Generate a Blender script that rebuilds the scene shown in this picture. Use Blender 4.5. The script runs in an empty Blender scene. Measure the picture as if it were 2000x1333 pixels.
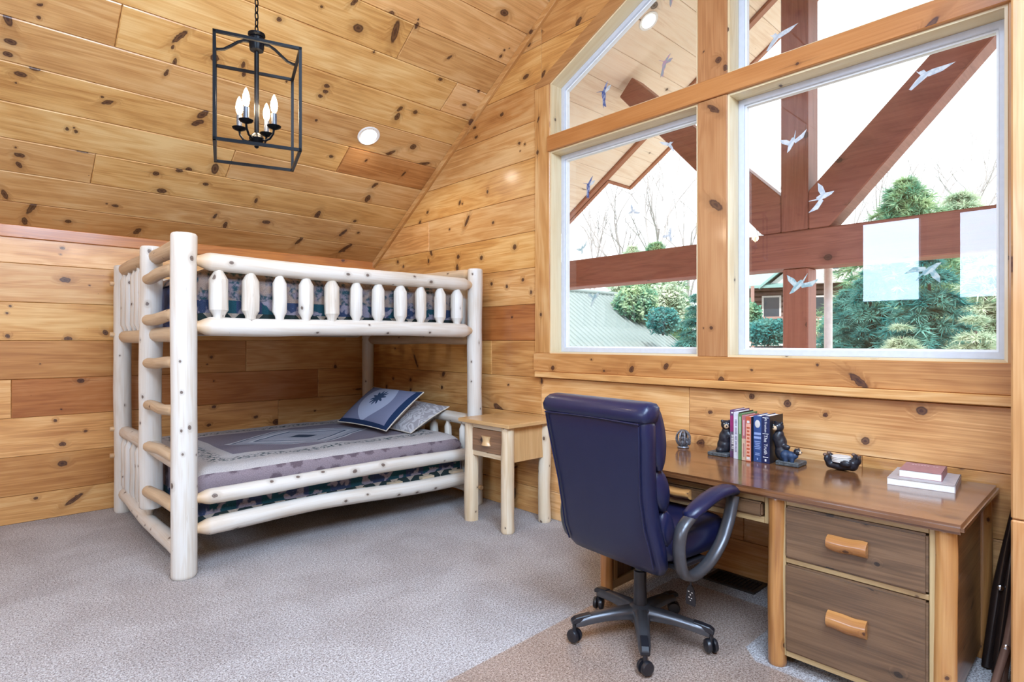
import bpy, bmesh, math, random
from mathutils import Vector, Matrix, noise as mnoise
random.seed(7)
SC = bpy.context.scene
COL = SC.collection
R = math.radians

# ------------------------------------------------------------------ camera
cam_d = bpy.data.cameras.new('camera'); cam = bpy.data.objects.new('camera', cam_d)
COL.objects.link(cam); SC.camera = cam
cam_d.sensor_width = 36.0; cam_d.lens = 36.0 * 1132 / 2000
cam_d.clip_start = 0.02; cam_d.clip_end = 400
cam.location = (0, 0, 1.35)
cam.rotation_euler = (R(90), 0, R(46.67 - 90))

# ------------------------------------------------------------------ world, sun, added daylight fill, exposure
wd = bpy.data.worlds.new('world'); SC.world = wd; wd.use_nodes = True
wnt = wd.node_tree; wnt.nodes.clear()
wo = wnt.nodes.new('ShaderNodeOutputWorld'); bg = wnt.nodes.new('ShaderNodeBackground')
bg.inputs[0].default_value = (0.90, 0.955, 1.0, 1); bg.inputs[1].default_value = 2.5
wnt.links.new(bg.outputs[0], wo.inputs[0])

def light(name, kind, loc, energy, color, rot=(0, 0, 0), size=1, size_y=None, parent=None, **kw):
    d = bpy.data.lights.new(name, kind); d.energy = energy; d.color = color
    if kind == 'AREA':
        d.shape = 'RECTANGLE'; d.size = size; d.size_y = size_y or size
    elif kind == 'SUN':
        d.angle = R(size)
    else:
        d.shadow_soft_size = size
    for k, v in kw.items(): setattr(d, k, v)
    o = bpy.data.objects.new(name, d); COL.objects.link(o)
    o.location = loc; o.rotation_euler = rot
    if parent: o.parent = parent
    return o

light('sun', 'SUN', (0, 0, 30), 3.8, (1, 0.96, 0.9), (Vector((0.5, 0.42, -0.76)).to_track_quat('-Z', 'Y').to_euler()), size=1.5)
# added daylight fill at assumed windows of the rear gable wall (unseen, behind the camera)
DAY = (0.55, 0.74, 1.0)
for yy, zz, w_, h_, e_ in ((2.37, 2.52, 0.70, 1.15, 42), (1.15, 2.52, 0.80, 1.15, 42)):
    light('assumed_window_fill', 'AREA', (-3.10, yy, zz), e_, DAY, (0, R(-90), 0), size=h_, size_y=w_)
# fill from above: two unseen skylights added in the camera's side of the roof
FILL_XY = [(-1.15, -0.25), (1.05, -0.25)]             # (x, y) of their centres
for sx, sy in FILL_XY:
    light('added_skylight_fill', 'AREA', (sx, sy + 0.045, 2.19 + 0.655 * (sy + 2.255) - 0.07), 200, DAY, (math.atan(0.655), 0, 0), size=1.3, size_y=1.5)

SC.view_settings.view_transform = 'Standard'
SC.view_settings.look = 'None'
SC.view_settings.gamma = 1.0
SC.view_settings.use_curve_mapping = False
SC.view_settings.exposure = 0.0

cy = SC.cycles
cy.max_bounces = 7; cy.diffuse_bounces = 3; cy.glossy_bounces = 3; cy.transmission_bounces = 3; cy.transparent_max_bounces = 10
cy.adaptive_threshold = 0.02; cy.caustics_reflective = False; cy.caustics_refractive = False; cy.sample_clamp_indirect = 6.0

# ------------------------------------------------------------------ node helpers
class NT:
    def __init__(s, name):
        s.m = bpy.data.materials.new(name); s.m.use_nodes = True
        s.t = s.m.node_tree; s.t.nodes.clear()
        s.out = s.t.nodes.new('ShaderNodeOutputMaterial')
    def n(s, typ, ins=None, **props):
        nd = s.t.nodes.new('ShaderNode' + typ)
        for k, v in props.items(): setattr(nd, k, v)
        for k, v in (ins or {}).items(): s.put(nd.inputs[k], v)
        return nd
    def put(s, sock, v):
        if isinstance(v, bpy.types.NodeSocket): s.t.links.new(v, sock)
        elif isinstance(v, bpy.types.Node): s.t.links.new(v.outputs[0], sock)
        elif isinstance(v, (tuple, list)) and len(v) == 3 and sock.type == 'RGBA': sock.default_value = (*v, 1)
        else: sock.default_value = v
    def M(s, op, a, b=0.0, c=0.0, clamp=False):
        nd = s.n('Math', {0: a, 1: b, 2: c}, operation=op, use_clamp=clamp); return nd.outputs[0]
    def mix(s, fac, a, b, mode='MIX'):
        nd = s.n('Mix', data_type='RGBA', blend_type=mode)
        s.put(nd.inputs[0], fac); s.put(nd.inputs[6], a); s.put(nd.inputs[7], b)
        return nd.outputs[2]
    def ss(s, x, e0, e1):
        nd = s.n('MapRange', {0: x, 1: e0, 2: e1, 3: 0.0, 4: 1.0}, interpolation_type='SMOOTHSTEP'); return nd.outputs[0]
    def ramp(s, fac, stops, interp='LINEAR'):
        nd = s.n('ValToRGB', {0: fac}); cr = nd.color_ramp; cr.interpolation = interp
        while len(cr.elements) < len(stops): cr.elements.new(0.5)
        for e, (p, c) in zip(cr.elements, stops):
            e.position = p; e.color = (*c, 1) if len(c) == 3 else c
        return nd.outputs[0]
    def xyz(s, x, y, z): return s.n('CombineXYZ', {0: x, 1: y, 2: z}).outputs[0]
    def noise(s, vec, scale=5, detail=3, rough=0.5, dist=0.0):
        return s.n('TexNoise', {'Vector': vec, 'Scale': scale, 'Detail': detail, 'Roughness': rough, 'Distortion': dist}).outputs[0]
    def uv(s):
        sp = s.n('SeparateXYZ', {0: s.n('TexCoord').outputs['UV']}); return sp.outputs[0], sp.outputs[1]
    def bsdf(s, color, rough=0.5, metal=0.0, spec=0.5, coat=0.0, coat_rough=0.15, bump=None, bstr=0.2, bdist=0.01, **extra):
        p = s.n('BsdfPrincipled')
        s.put(p.inputs['Base Color'], color); s.put(p.inputs['Roughness'], rough); s.put(p.inputs['Metallic'], metal)
        s.put(p.inputs['Specular IOR Level'], spec); s.put(p.inputs['Coat Weight'], coat); s.put(p.inputs['Coat Roughness'], coat_rough)
        if bump is not None:
            b = s.n('Bump', {'Height': bump, 'Strength': bstr, 'Distance': bdist}); s.t.links.new(b.outputs[0], p.inputs['Normal'])
        for k, v in extra.items(): s.put(p.inputs[k], v)
        s.t.links.new(p.outputs[0], s.out.inputs[0]); return s.m

def plain(name, color, rough=0.5, metal=0.0, spec=0.5, coat=0.0, var=0.06, scale=30, bump=0.0):
    t = NT(name)
    co = t.n('TexCoord').outputs['Object']
    nz = t.noise(co, scale, 3)
    c = t.mix(t.ss(nz, 0.3, 0.7), tuple(v * (1 - var) for v in color), tuple(min(1, v * (1 + var)) for v in color))
    return t.bsdf(c, rough, metal, spec, coat, bump=nz if bump else None, bstr=bump)

def wood(name, light_c, mid_c, dark_c, knot_c=(0.052, 0.017, 0.012), knot=0.60, knot_r=(0.008, 0.030), cell=0.30, rough=0.35,
         coat=0.25, grain=1.0, vary=0.5, blotch=0.5, stretch=0.8, streaks=0.45, spk=0.74, end_c=(0.60, 0.38, 0.19), klist=None, plane=None):
    """board or log: UV in metres, U along the grain"""
    t = NT(name); u, v = t.uv()
    oi = t.n('ObjectInfo'); rnd = oi.outputs['Random']
    u = t.M('MULTIPLY_ADD', rnd, 37.7, u); v = t.M('MULTIPLY_ADD', rnd, 91.3, v)
    # knots: round ones, some spike knots, each with a streak along the grain
    ks = 1.0 / cell
    su = t.M('MULTIPLY', u, stretch)
    vo = t.n('TexVoronoi', {'Vector': t.xyz(su, v, 0.0), 'Scale': ks, 'Randomness': 1.0}, voronoi_dimensions='2D', feature='F1')
    sc = t.n('SeparateColor', {0: vo.outputs['Color']})
    pp = t.n('SeparateXYZ', {0: vo.outputs['Position']})
    dx = t.M('SUBTRACT', su, pp.outputs[0]); dy = t.M('SUBTRACT', v, pp.outputs[1])
    on = t.M('GREATER_THAN', knot, sc.outputs[0])
    spike = t.M('GREATER_THAN', sc.outputs[2], spk)
    an = t.M('MULTIPLY_ADD', sc.outputs[1], 5.0, 0.4)
    ca, sa = t.M('COSINE', an), t.M('SINE', an)
    ex = t.M('ADD', t.M('MULTIPLY', dx, ca), t.M('MULTIPLY', dy, sa)); ey = t.M('SUBTRACT', t.M('MULTIPLY', dy, ca), t.M('MULTIPLY', dx, sa))
    ex = t.M('DIVIDE', ex, t.M('MULTIPLY_ADD', spike, 2.4, 1.0))
    d = t.M('SQRT', t.M('ADD', t.M('MULTIPLY', ex, ex), t.M('MULTIPLY', ey, ey)))
    big = t.M('POWER', sc.outputs[1], 1.8)
    rad = t.M('MULTIPLY', on, t.M('MULTIPLY_ADD', big, knot_r[1] - knot_r[0], knot_r[0]))
    rad = t.M('MULTIPLY', rad, t.M('MULTIPLY_ADD', spike, -0.45, 1.0))
    wob = t.noise(t.xyz(t.M('MULTIPLY', u, 45), t.M('MULTIPLY', v, 45), 0), 1.0, 1)
    d2 = t.M('ADD', d, t.M('MULTIPLY', t.M('SUBTRACT', wob, 0.5), 0.008))
    rel = t.M('DIVIDE', d2, t.M('MAXIMUM', rad, 0.0005))
    hon = on
    if klist:
        ps = t.n('SeparateXYZ', {0: t.n('NewGeometry').outputs['Position']})
        if plane == 'C': a_, b_ = ps.outputs[0], t.M('MULTIPLY_ADD', ps.outputs[1], -1 / math.cos(math.atan(0.655)), 5.62 / math.cos(math.atan(0.655)))
        elif plane == 'L': a_, b_ = ps.outputs[0], ps.outputs[2]
        else: a_, b_ = ps.outputs[1], ps.outputs[2]
        wv = t.M('MULTIPLY', t.M('SUBTRACT', wob, 0.5), 0.012)
        p2 = t.xyz(t.M('ADD', a_, wv), t.M('SUBTRACT', b_, wv), 0.0)
        acc = None
        for ka, kb, kr, kst, kan in klist:
            kr = max(0.0045, kr * 0.74)
            if kst > 1.05:
                mp = t.n('Mapping', {'Vector': p2, 'Location': (ka, kb, 0), 'Rotation': (0, 0, math.radians(kan)), 'Scale': (kr * kst, kr, 1)}, vector_type='TEXTURE').outputs[0]
                q = t.n('VectorMath', {0: mp}, operation='LENGTH').outputs['Value']
            else:
                q = t.M('DIVIDE', t.n('VectorMath', {0: p2, 1: (ka, kb, 0)}, operation='DISTANCE').outputs['Value'], kr)
            acc = q if acc is None else t.M('MINIMUM', acc, q)
        near = t.M('LESS_THAN', acc, 4.0)
        rel = t.M('MINIMUM', rel, acc); hon = t.M('MAXIMUM', on, near)
    kmask = t.M('SUBTRACT', 1.0, t.ss(rel, 0.78, 1.12))
    halo = t.M('MULTIPLY', t.M('SUBTRACT', 1.0, t.ss(rel, 0.8, 3.0)), hon)
    streak = t.M('MULTIPLY', t.M('SUBTRACT', 1.0, t.ss(t.M('ABSOLUTE', t.M('ADD', dy, t.M('MULTIPLY', t.M('SUBTRACT', wob, 0.5), 0.006))), 0.001, 0.007)), t.M('SUBTRACT', 1.0, t.ss(t.M('ABSOLUTE', dx), 0.012, 0.13)))
    streak = t.M('MULTIPLY', streak, on)
    # grain flows round the knot
    bend = t.M('MULTIPLY', halo, 0.35)
    gv = t.M('ADD', t.M('MULTIPLY', v, 7.0), bend)
    band = t.noise(t.xyz(t.M('MULTIPLY', u, 0.55), gv, 0.0), 1.0, 3, 0.55, 0.6)
    rings = t.M('SINE', t.M('MULTIPLY', band, 46.0))
    fine = t.noise(t.xyz(t.M('MULTIPLY', u, 3.0), t.M('MULTIPLY', v, 130), 0.0), 1.0, 2, 0.6)
    blot = t.noise(t.xyz(t.M('MULTIPLY', u, 1.1), t.M('MULTIPLY', v, 3.2), 3.0), 1.3, 3, 0.6, 0.4)
    g = t.M('ADD', t.M('MULTIPLY', rings, 0.13 * grain), t.M('MULTIPLY', t.M('SUBTRACT', fine, 0.5), 0.75 * grain))
    g = t.M('ADD', g, t.M('MULTIPLY', t.M('SUBTRACT', blot, 0.5), 1.9 * blotch))
    g = t.M('ADD', g, t.M('MULTIPLY', t.M('SUBTRACT', rnd, 0.5), vary))
    g = t.M('ADD', g, 0.5, clamp=True)
    c = t.ramp(g, [(0.0, light_c), (0.5, mid_c), (1.0, dark_c)])
    c = t.mix(t.M('MULTIPLY', halo, 0.38), c, tuple(a * 0.6 for a in dark_c))
    if streaks: c = t.mix(t.M('MULTIPLY', streak, streaks), c, tuple(a * 0.5 for a in dark_c))
    at = t.n('Attribute', attribute_name='endmask').outputs['Fac']
    c = t.mix(t.M('MULTIPLY', at, 0.85), c, end_c)
    core = t.M('MULTIPLY_ADD', t.M('SINE', t.M('MULTIPLY', rel, 9.0)), 0.10, 0.88)
    c = t.mix(t.M('MULTIPLY', kmask, core), c, knot_c)
    c = t.mix(1.0, c, oi.outputs['Color'], 'MULTIPLY')
    rr = t.M('MULTIPLY_ADD', fine, 0.12, rough - 0.06)
    return t.bsdf(c, rr, 0, 0.5, coat, 0.12, bump=fine, bstr=0.10, bdist=0.004)

MAT = {}
PINE = {'pine_wall': dict(light_c=(0.76, 0.48, 0.215), mid_c=(0.60, 0.30, 0.098), dark_c=(0.38, 0.15, 0.04), blotch=0.75, vary=0.25),
        'pine_ceiling': dict(light_c=(0.80, 0.55, 0.275), mid_c=(0.66, 0.37, 0.14), dark_c=(0.42, 0.185, 0.052), blotch=0.75, vary=0.25),
        'pine_post': dict(light_c=(0.50, 0.25, 0.105), mid_c=(0.41, 0.18, 0.068), dark_c=(0.28, 0.105, 0.036), cell=0.34)}
def knotty(base, ks, plane):
    """the same pine with the knots this board shows in the photograph"""
    d = dict(PINE[base]); d['knot'] = 0.10
    key = '%s_knots_%d' % (base, len(MAT)); MAT[key] = wood(base + '_knots', klist=ks, plane=plane, **d); return key
def build_materials():
    m = MAT
    m['pine_wall'] = wood('pine_wall', **PINE['pine_wall'])
    m['pine_ceiling'] = wood('pine_ceiling', knot=0.66, **PINE['pine_ceiling'])
    m['pine_trim'] = wood('pine_trim', (0.60, 0.35, 0.155), (0.49, 0.245, 0.09), (0.34, 0.145, 0.045), knot=0.45, cell=0.34)
    m['pine_post'] = wood('pine_post', knot=0.5, **PINE['pine_post'])
    m['pine_red'] = wood('pine_red', (0.50, 0.22, 0.07), (0.42, 0.165, 0.045), (0.30, 0.10, 0.028), knot=0.35, cell=0.4, blotch=0.35)
    m['pine_jamb'] = wood('pine_jamb', (0.82, 0.70, 0.47), (0.76, 0.61, 0.37), (0.66, 0.48, 0.25), knot=0.4, cell=0.35, knot_r=(0.006, 0.014), blotch=0.3)
    m['log'] = wood('peeled_log', (0.75, 0.74, 0.71), (0.69, 0.64, 0.57), (0.54, 0.44, 0.33), streaks=0, spk=2.0, knot=0.46, knot_r=(0.005, 0.014), cell=0.15,
                    knot_c=(0.10, 0.06, 0.045), rough=0.5, coat=0.05, grain=0.7, vary=0.2, blotch=0.6)
    m['log_end'] = wood('log_cut', (0.74, 0.52, 0.30), (0.66, 0.42, 0.22), (0.52, 0.30, 0.14), knot=0.2, rough=0.5, coat=0.05)
    m['log_tan'] = wood('weathered_log', (0.66, 0.52, 0.36), (0.58, 0.43, 0.28), (0.44, 0.30, 0.18), streaks=0, spk=2.0, knot=0.4, knot_r=(0.005, 0.011), cell=0.16, rough=0.55, coat=0.0)
    m['night_pine'] = wood('nightstand_pine', (0.74, 0.50, 0.26), (0.65, 0.40, 0.18), (0.52, 0.29, 0.11), knot=0.3, cell=0.3)
    m['night_log'] = wood('nightstand_log', (0.80, 0.70, 0.55), (0.72, 0.57, 0.39), (0.58, 0.40, 0.22), streaks=0, spk=2.0, knot=0.45, knot_r=(0.005, 0.012), cell=0.15)
    m['desk_dark'] = wood('stained_pine', (0.225, 0.126, 0.066), (0.155, 0.084, 0.042), (0.070, 0.037, 0.019), knot=0.6, cell=0.2, grain=1.2, knot_r=(0.006, 0.018),
                          knot_c=(0.015, 0.008, 0.006), rough=0.32, coat=0.3, vary=0.1)
    m['desk_top'] = wood('desk_top', (0.27, 0.115, 0.045), (0.165, 0.066, 0.025), (0.085, 0.032, 0.013), blotch=0.8, knot=0.15, rough=0.15, coat=0.5, vary=0.0, grain=1.3)
    m['desk_frame'] = wood('desk_frame', (0.58, 0.42, 0.22), (0.48, 0.33, 0.155), (0.36, 0.22, 0.10), knot=0.2)
    m['desk_log'] = wood('desk_log', (0.57, 0.30, 0.105), (0.47, 0.21, 0.063), (0.32, 0.125, 0.035), knot=0.5, grain=1.3, streaks=0, spk=2.0, knot_r=(0.005, 0.011), cell=0.14, rough=0.3, coat=0.4)
    m['timber'] = wood('stained_timber', (0.36, 0.135, 0.095), (0.28, 0.098, 0.068), (0.18, 0.058, 0.042), knot=0.4, knot_r=(0.01, 0.03), rough=0.5, coat=0.0, vary=0.1)
    m['fascia'] = wood('fascia_board', (0.42, 0.17, 0.09), (0.35, 0.13, 0.07), (0.25, 0.085, 0.045), knot=0.1, rough=0.5, coat=0.0)
    m['soffit'] = wood('soffit_pine', (0.90, 0.76, 0.62), (0.86, 0.68, 0.52), (0.74, 0.52, 0.36), knot=0.35, rough=0.5, coat=0.0, vary=0.25)
    # carpet
    t = NT('carpet'); co = t.n('TexCoord').outputs['Object']
    a = t.noise(co, 150, 2, 0.65); b = t.noise(co, 2.2, 3, 0.55, 0.4); f = t.noise(co, 75, 3, 0.65)
    c = t.ramp(a, [(0.30, (0.17, 0.145, 0.14)), (0.42, (0.50, 0.465, 0.46)), (0.55, (0.69, 0.66, 0.655)), (0.75, (0.85, 0.83, 0.83))])
    c = t.mix(t.ss(f, 0.35, 0.7), t.mix(1.0, c, (0.70, 0.66, 0.64), 'MULTIPLY'), c)
    c = t.mix(t.ss(b, 0.38, 0.62), t.mix(1.0, c, (0.86, 0.84, 0.83), 'MULTIPLY'), c)
    m['carpet'] = t.bsdf(c, 0.95, 0, 0.15, bump=t.M('ADD', a, f), bstr=0.7, bdist=0.012)
    # leather, with the blue of reflected daylight put into its base colour
    t = NT('leather'); co = t.n('TexCoord').outputs['Object']
    vo = t.n('TexVoronoi', {'Vector': co, 'Scale': 420.0}); nz = t.noise(co, 14, 3)
    c = t.mix(nz, (0.005, 0.008, 0.038), (0.010, 0.012, 0.046))
    m['leather'] = t.bsdf(c, 0.34, 0, 0.40, 0.10, 0.12, bump=t.M('ADD', vo.outputs[0], t.M('MULTIPLY', nz, 3.0)), bstr=0.12, bdist=0.003)
    m['gunmetal'] = plain('gunmetal_plastic', (0.075, 0.075, 0.083), 0.30, 0.5, 0.5)
    m['black_plastic'] = plain('black_plastic', (0.012, 0.012, 0.016), 0.35)
    m['black_iron'] = plain('black_iron', (0.004, 0.004, 0.005), 0.30, 0.0, 0.07)
    m['vinyl'] = plain('window_vinyl', (0.60, 0.62, 0.68), 0.4, var=0.03)
    m['white_plastic'] = plain('white_trim', (0.85, 0.85, 0.84), 0.4, var=0.02)
    m['paper'] = plain('book_pages', (0.84, 0.82, 0.78), 0.8, var=0.05, scale=200)
    m['mattress'] = plain('mattress_ticking', (0.70, 0.68, 0.66), 0.9)
    m['bear'] = plain('bear_black', (0.014, 0.015, 0.022), 0.38, var=0.3, scale=60, bump=0.2)
    m['bear_blue'] = plain('bear_blue', (0.02, 0.045, 0.10), 0.4, var=0.3, scale=60, bump=0.2)
    m['muzzle'] = plain('bear_muzzle', (0.58, 0.42, 0.26), 0.5)
    m['paw'] = plain('bear_paw', (0.16, 0.09, 0.06), 0.5)
    m['stone'] = plain('bookend_stone', (0.075, 0.085, 0.09), 0.5, var=0.4, scale=90, bump=0.4)
    m['coaster'] = plain('coaster', (0.66, 0.62, 0.58), 0.6)
    m['pewter'] = plain('pewter', (0.22, 0.22, 0.24), 0.4, 0.6, var=0.4, scale=120, bump=0.3)
    m['vent'] = plain('vent_brown', (0.018, 0.013, 0.011), 0.5)
    m['tray_dark'] = plain('tray_dark', (0.020, 0.012, 0.010), 0.25, coat=0.4)
    m['tray_brown'] = plain('tray_brown', (0.16, 0.085, 0.06), 0.25, coat=0.4)
    m['chrome'] = plain('chrome', (0.8, 0.8, 0.82), 0.15, 1.0)
    m['candle'] = plain('candle_sleeve', (0.03, 0.035, 0.05), 0.3)
    def thin(name, tint, base, rough, gain=1.0):
        t = NT(name); lw = t.n('LayerWeight', {0: 0.5}).outputs['Facing']
        fac = t.M('MULTIPLY_ADD', t.M('POWER', lw, 5.0), gain, base, clamp=True)
        tr = t.n('BsdfTransparent', {0: tint}); gl = t.n('BsdfGlossy', {0: (1, 1, 1), 'Roughness': rough})
        mx = t.n('MixShader', {0: fac, 1: tr.outputs[0], 2: gl.outputs[0]}); t.t.links.new(mx.outputs[0], t.out.inputs[0]); return t.m
    m['glass'] = thin('glass_pane', (0.985, 0.99, 0.99), 0.035, 0.0, 0.9)
    m['clear_mat'] = thin('clear_mat', (0.975, 0.925, 0.885), 0.03, 0.25, 0.5)
    def emit(name, col, st):
        t = NT(name); e = t.n('Emission', {0: col, 1: st}); t.t.links.new(e.outputs[0], t.out.inputs[0]); return t.m
    m['bulb'] = emit('bulb_glow', (1, 0.86, 0.62), 14.0)
    m['can_lens'] = emit('downlight_lens', (1, 0.97, 0.92), 9.0)
    m['pane_glow'] = emit('added_pane_glow', (0.80, 0.89, 1.0), 1.3)  # emission for the panes of the assumed rear windows and added skylights
    # decals: translucent printed film
    for k, (c1, c2) in dict(white=((0.62, 0.68, 0.74), (0.82, 0.84, 0.86)), blue=((0.12, 0.17, 0.42), (0.40, 0.46, 0.66)), pink=((0.62, 0.42, 0.50), (0.42, 0.46, 0.50)),
                            green=((0.40, 0.58, 0.62), (0.72, 0.80, 0.80))).items():
        t = NT('decal_' + k); co = t.n('TexCoord').outputs['Object']
        c = t.mix(t.ss(t.noise(co, 45, 3), 0.4, 0.6), c1, c2)
        df = t.n('BsdfDiffuse', {0: c}); tl = t.n('BsdfTranslucent', {0: c}); tr = t.n('BsdfTransparent')
        a = t.n('MixShader', {0: 0.45, 1: df.outputs[0], 2: tl.outputs[0]}); b = t.n('MixShader', {0: 0.22, 1: a.outputs[0], 2: tr.outputs[0]})
        t.t.links.new(b.outputs[0], t.out.inputs[0]); m['decal_' + k] = t.m
    # quilt: UV in metres from the centre; value a,b half sizes
    def quilt(name, A, B, upper=False):
        t = NT(name); u, v = t.uv(); au = t.M('ABSOLUTE', u); av = t.M('ABSOLUTE', v)
        e = t.M('MINIMUM', t.M('SUBTRACT', A, au), t.M('SUBTRACT', B, av))
        along = t.M('ADD', u, t.M('MULTIPLY', v, 1.0))
        uvv = t.xyz(u, v, 0)
        weave = t.noise(uvv, 170, 3, 0.6)
        n1 = t.noise(uvv, 34, 3, 0.6); n2 = t.noise(uvv, 12, 2)
        # centre field with diamond
        dd = t.M('ADD', t.M('DIVIDE', au, 0.72), t.M('DIVIDE', av, 0.50))
        fld = t.ramp(dd, [(0.0, (0.03, 0.045, 0.07)), (0.17, (0.36, 0.35, 0.38)), (0.50, (0.07, 0.09, 0.13)), (0.54, (0.50, 0.49, 0.50)),
                           (0.60, (0.36, 0.35, 0.38)), (0.74, (0.07, 0.09, 0.13)), (0.78, (0.50, 0.49, 0.50)), (0.83, (0.215, 0.185, 0.215))], 'CONSTANT')
        # pine sprig border
        cream = (0.47, 0.435, 0.42)
        sprig = t.M('MULTIPLY', t.M('SUBTRACT', 1.0, t.ss(t.M('ABSOLUTE', t.M('SUBTRACT', e, 0.53)), 0.02, 0.075)), t.ss(n1, 0.50, 0.55))
        cone = t.n('TexVoronoi', {'Vector': t.xyz(u, v, 0), 'Scale': 7.5, 'Randomness': 0.35}, voronoi_dimensions='2D').outputs[0]
        bord = t.mix(sprig, cream, (0.05, 0.08, 0.09))
        # taupe band with cones
        tp = t.mix(t.M('MULTIPLY', t.ss(t.M('ADD', cone, t.M('MULTIPLY', t.M('SUBTRACT', n1, 0.5), 0.5)), 0.40, 0.26), 0.8), (0.255, 0.205, 0.225), (0.10, 0.07, 0.085))
        # plaid patches
        ck = t.n('TexChecker', {'Vector': uvv, 'Color1': (0.012, 0.055, 0.075), 'Color2': (0.03, 0.045, 0.095), 'Scale': 6.5}).outputs[0]
        ck = t.mix(t.ss(n2, 0.52, 0.58), ck, (0.23, 0.20, 0.24))
        # triangles at the hem
        tri = t.n('TexChecker', {'Vector': t.xyz(t.M('ADD', u, v), t.M('SUBTRACT', u, v), 0), 'Color1': (0.018, 0.03, 0.03), 'Color2': (0.33, 0.27, 0.22), 'Scale': 7.0}).outputs[0]
        def step(x): return t.M('GREATER_THAN', e, x)
        c = t.mix(step(0.012), (0.75, 0.72, 0.68), tri)
        if upper:
            tp = t.mix(t.ss(n2, 0.42, 0.55), (0.27, 0.20, 0.165), t.mix(t.ss(n1, 0.4, 0.6), (0.02, 0.055, 0.07), (0.20, 0.17, 0.20)))
        c = t.mix(step(0.085), c, ck); c = t.mix(step(0.165), c, tp); c = t.mix(step(0.42 if upper else 0.325), c, bord); c = t.mix(step(0.66), c, fld)
        c = t.mix(0.55, c, t.mix(1.0, c, t.ramp(weave, [(0.3, (0.55, 0.55, 0.58)), (0.7, (1.5, 1.5, 1.5))]), 'MULTIPLY'))
        return t.bsdf(c, 0.9, 0, 0.2, bump=t.M('ADD', t.M('MULTIPLY', weave, 0.4), t.noise(uvv, 26, 2)), bstr=0.35, bdist=0.012)
    m['quilt'] = quilt('patchwork_quilt', 1.34, 1.12)
    m['quilt_upper'] = quilt('dark_quilt', 1.34, 1.12, True)
    # pillow print: UV centred, metres (u along the width)
    t = NT('leaf_pillow'); u, v = t.uv(); au = t.M('ABSOLUTE', u); av = t.M('ABSOLUTE', v); uvv = t.xyz(u, v, 0)
    weave = t.noise(uvv, 260, 2)
    base = t.mix(weave, (0.13, 0.145, 0.23), (0.22, 0.225, 0.31))
    panel = t.M('LESS_THAN', t.M('ADD', t.M('DIVIDE', au, 0.21), t.M('POWER', t.M('DIVIDE', t.M('ABSOLUTE', t.M('SUBTRACT', v, 0.03)), 0.25), 2.0)), 1.0)
    c = t.mix(panel, base, t.mix(weave, (0.33, 0.36, 0.47), (0.44, 0.46, 0.56)))
    ang = t.M('ARCTAN2', t.M('SUBTRACT', v, 0.05), u); rr = t.M('SQRT', t.M('ADD', t.M('MULTIPLY', u, u), t.M('POWER', t.M('SUBTRACT', v, 0.05), 2.0)))
    rl = t.M('MULTIPLY_ADD', t.M('SINE', t.M('MULTIPLY', ang, 11.0)), 0.022, 0.075)
    c = t.mix(t.M('LESS_THAN', rr, rl), c, (0.035, 0.06, 0.115))
    edge = t.M('GREATER_THAN', t.M('MAXIMUM', t.M('DIVIDE', au, 0.345), t.M('DIVIDE', av, 0.205)), 1.0)
    c = t.mix(edge, c, (0.012, 0.028, 0.075))
    m['leaf_pillow'] = t.bsdf(c, 0.9, 0, 0.2, bump=weave, bstr=0.25, bdist=0.004)
    t = NT('wavy_pillow'); u, v = t.uv()
    w = t.M('SINE', t.M('MULTIPLY', t.noise(t.xyz(u, v, 0), 7, 2, 0.5, 0.6), 55))
    m['wavy_pillow'] = t.bsdf(t.mix(t.ss(w, -0.3, 0.4), (0.30, 0.28, 0.29), (0.47, 0.45, 0.46)), 0.9, 0, 0.2)
    m['piping'] = plain('cream_piping', (0.62, 0.55, 0.45), 0.8)
    m['pillow_back'] = plain('pillow_back', (0.45, 0.38, 0.32), 0.9, var=0.3, scale=120)
    m['blue_cloth'] = plain('blue_cloth', (0.10, 0.14, 0.34), 0.9, var=0.15)
    # outdoors
    m['metal_roof'] = plain('metal_roof', (0.245, 0.30, 0.295), 0.4, var=0.03)
    m['green_roof'] = plain('green_roof', (0.25, 0.44, 0.42), 0.4)
    m['bark'] = plain('tree_bark', (0.40, 0.38, 0.38), 0.9)
    m['dark_bark'] = plain('dark_bark', (0.10, 0.08, 0.075), 0.9)
    for k, a, b in (('teal', (0.05, 0.26, 0.26), (0.22, 0.48, 0.42)), ('green', (0.12, 0.34, 0.24), (0.50, 0.64, 0.40)), ('pale', (0.40, 0.56, 0.42), (0.74, 0.80, 0.64))):
        t = NT('leaves_' + k); co = t.n('TexCoord').outputs['Object']
        c = t.mix(t.ss(t.noise(co, 1.6, 4, 0.7), 0.38, 0.62), a, b)
        df = t.n('BsdfDiffuse', {0: c}); tl = t.n('BsdfTranslucent', {0: c})
        x = t.n('MixShader', {0: 0.35, 1: df.outputs[0], 2: tl.outputs[0]}); t.t.links.new(x.outputs[0], t.out.inputs[0]); m['leaf_' + k] = t.m
    t = NT('hill_ground'); co = t.n('TexCoord').outputs['Object']
    m['ground'] = t.bsdf(t.mix(t.ss(t.noise(co, 0.35, 4), 0.4, 0.6), (0.62, 0.57, 0.55), (0.70, 0.70, 0.58)), 0.95)
    m['asphalt'] = plain('driveway', (0.46, 0.47, 0.52), 0.9)
    m['house_log'] = plain('house_log', (0.20, 0.13, 0.115), 0.7, var=0.15, scale=4)
    m['house_dark'] = plain('house_glass', (0.05, 0.07, 0.09), 0.15)
    m['house_white'] = plain('house_white', (0.75, 0.72, 0.70), 0.6)
    m['deck_red'] = plain('deck_red', (0.40, 0.24, 0.21), 0.7)
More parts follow.
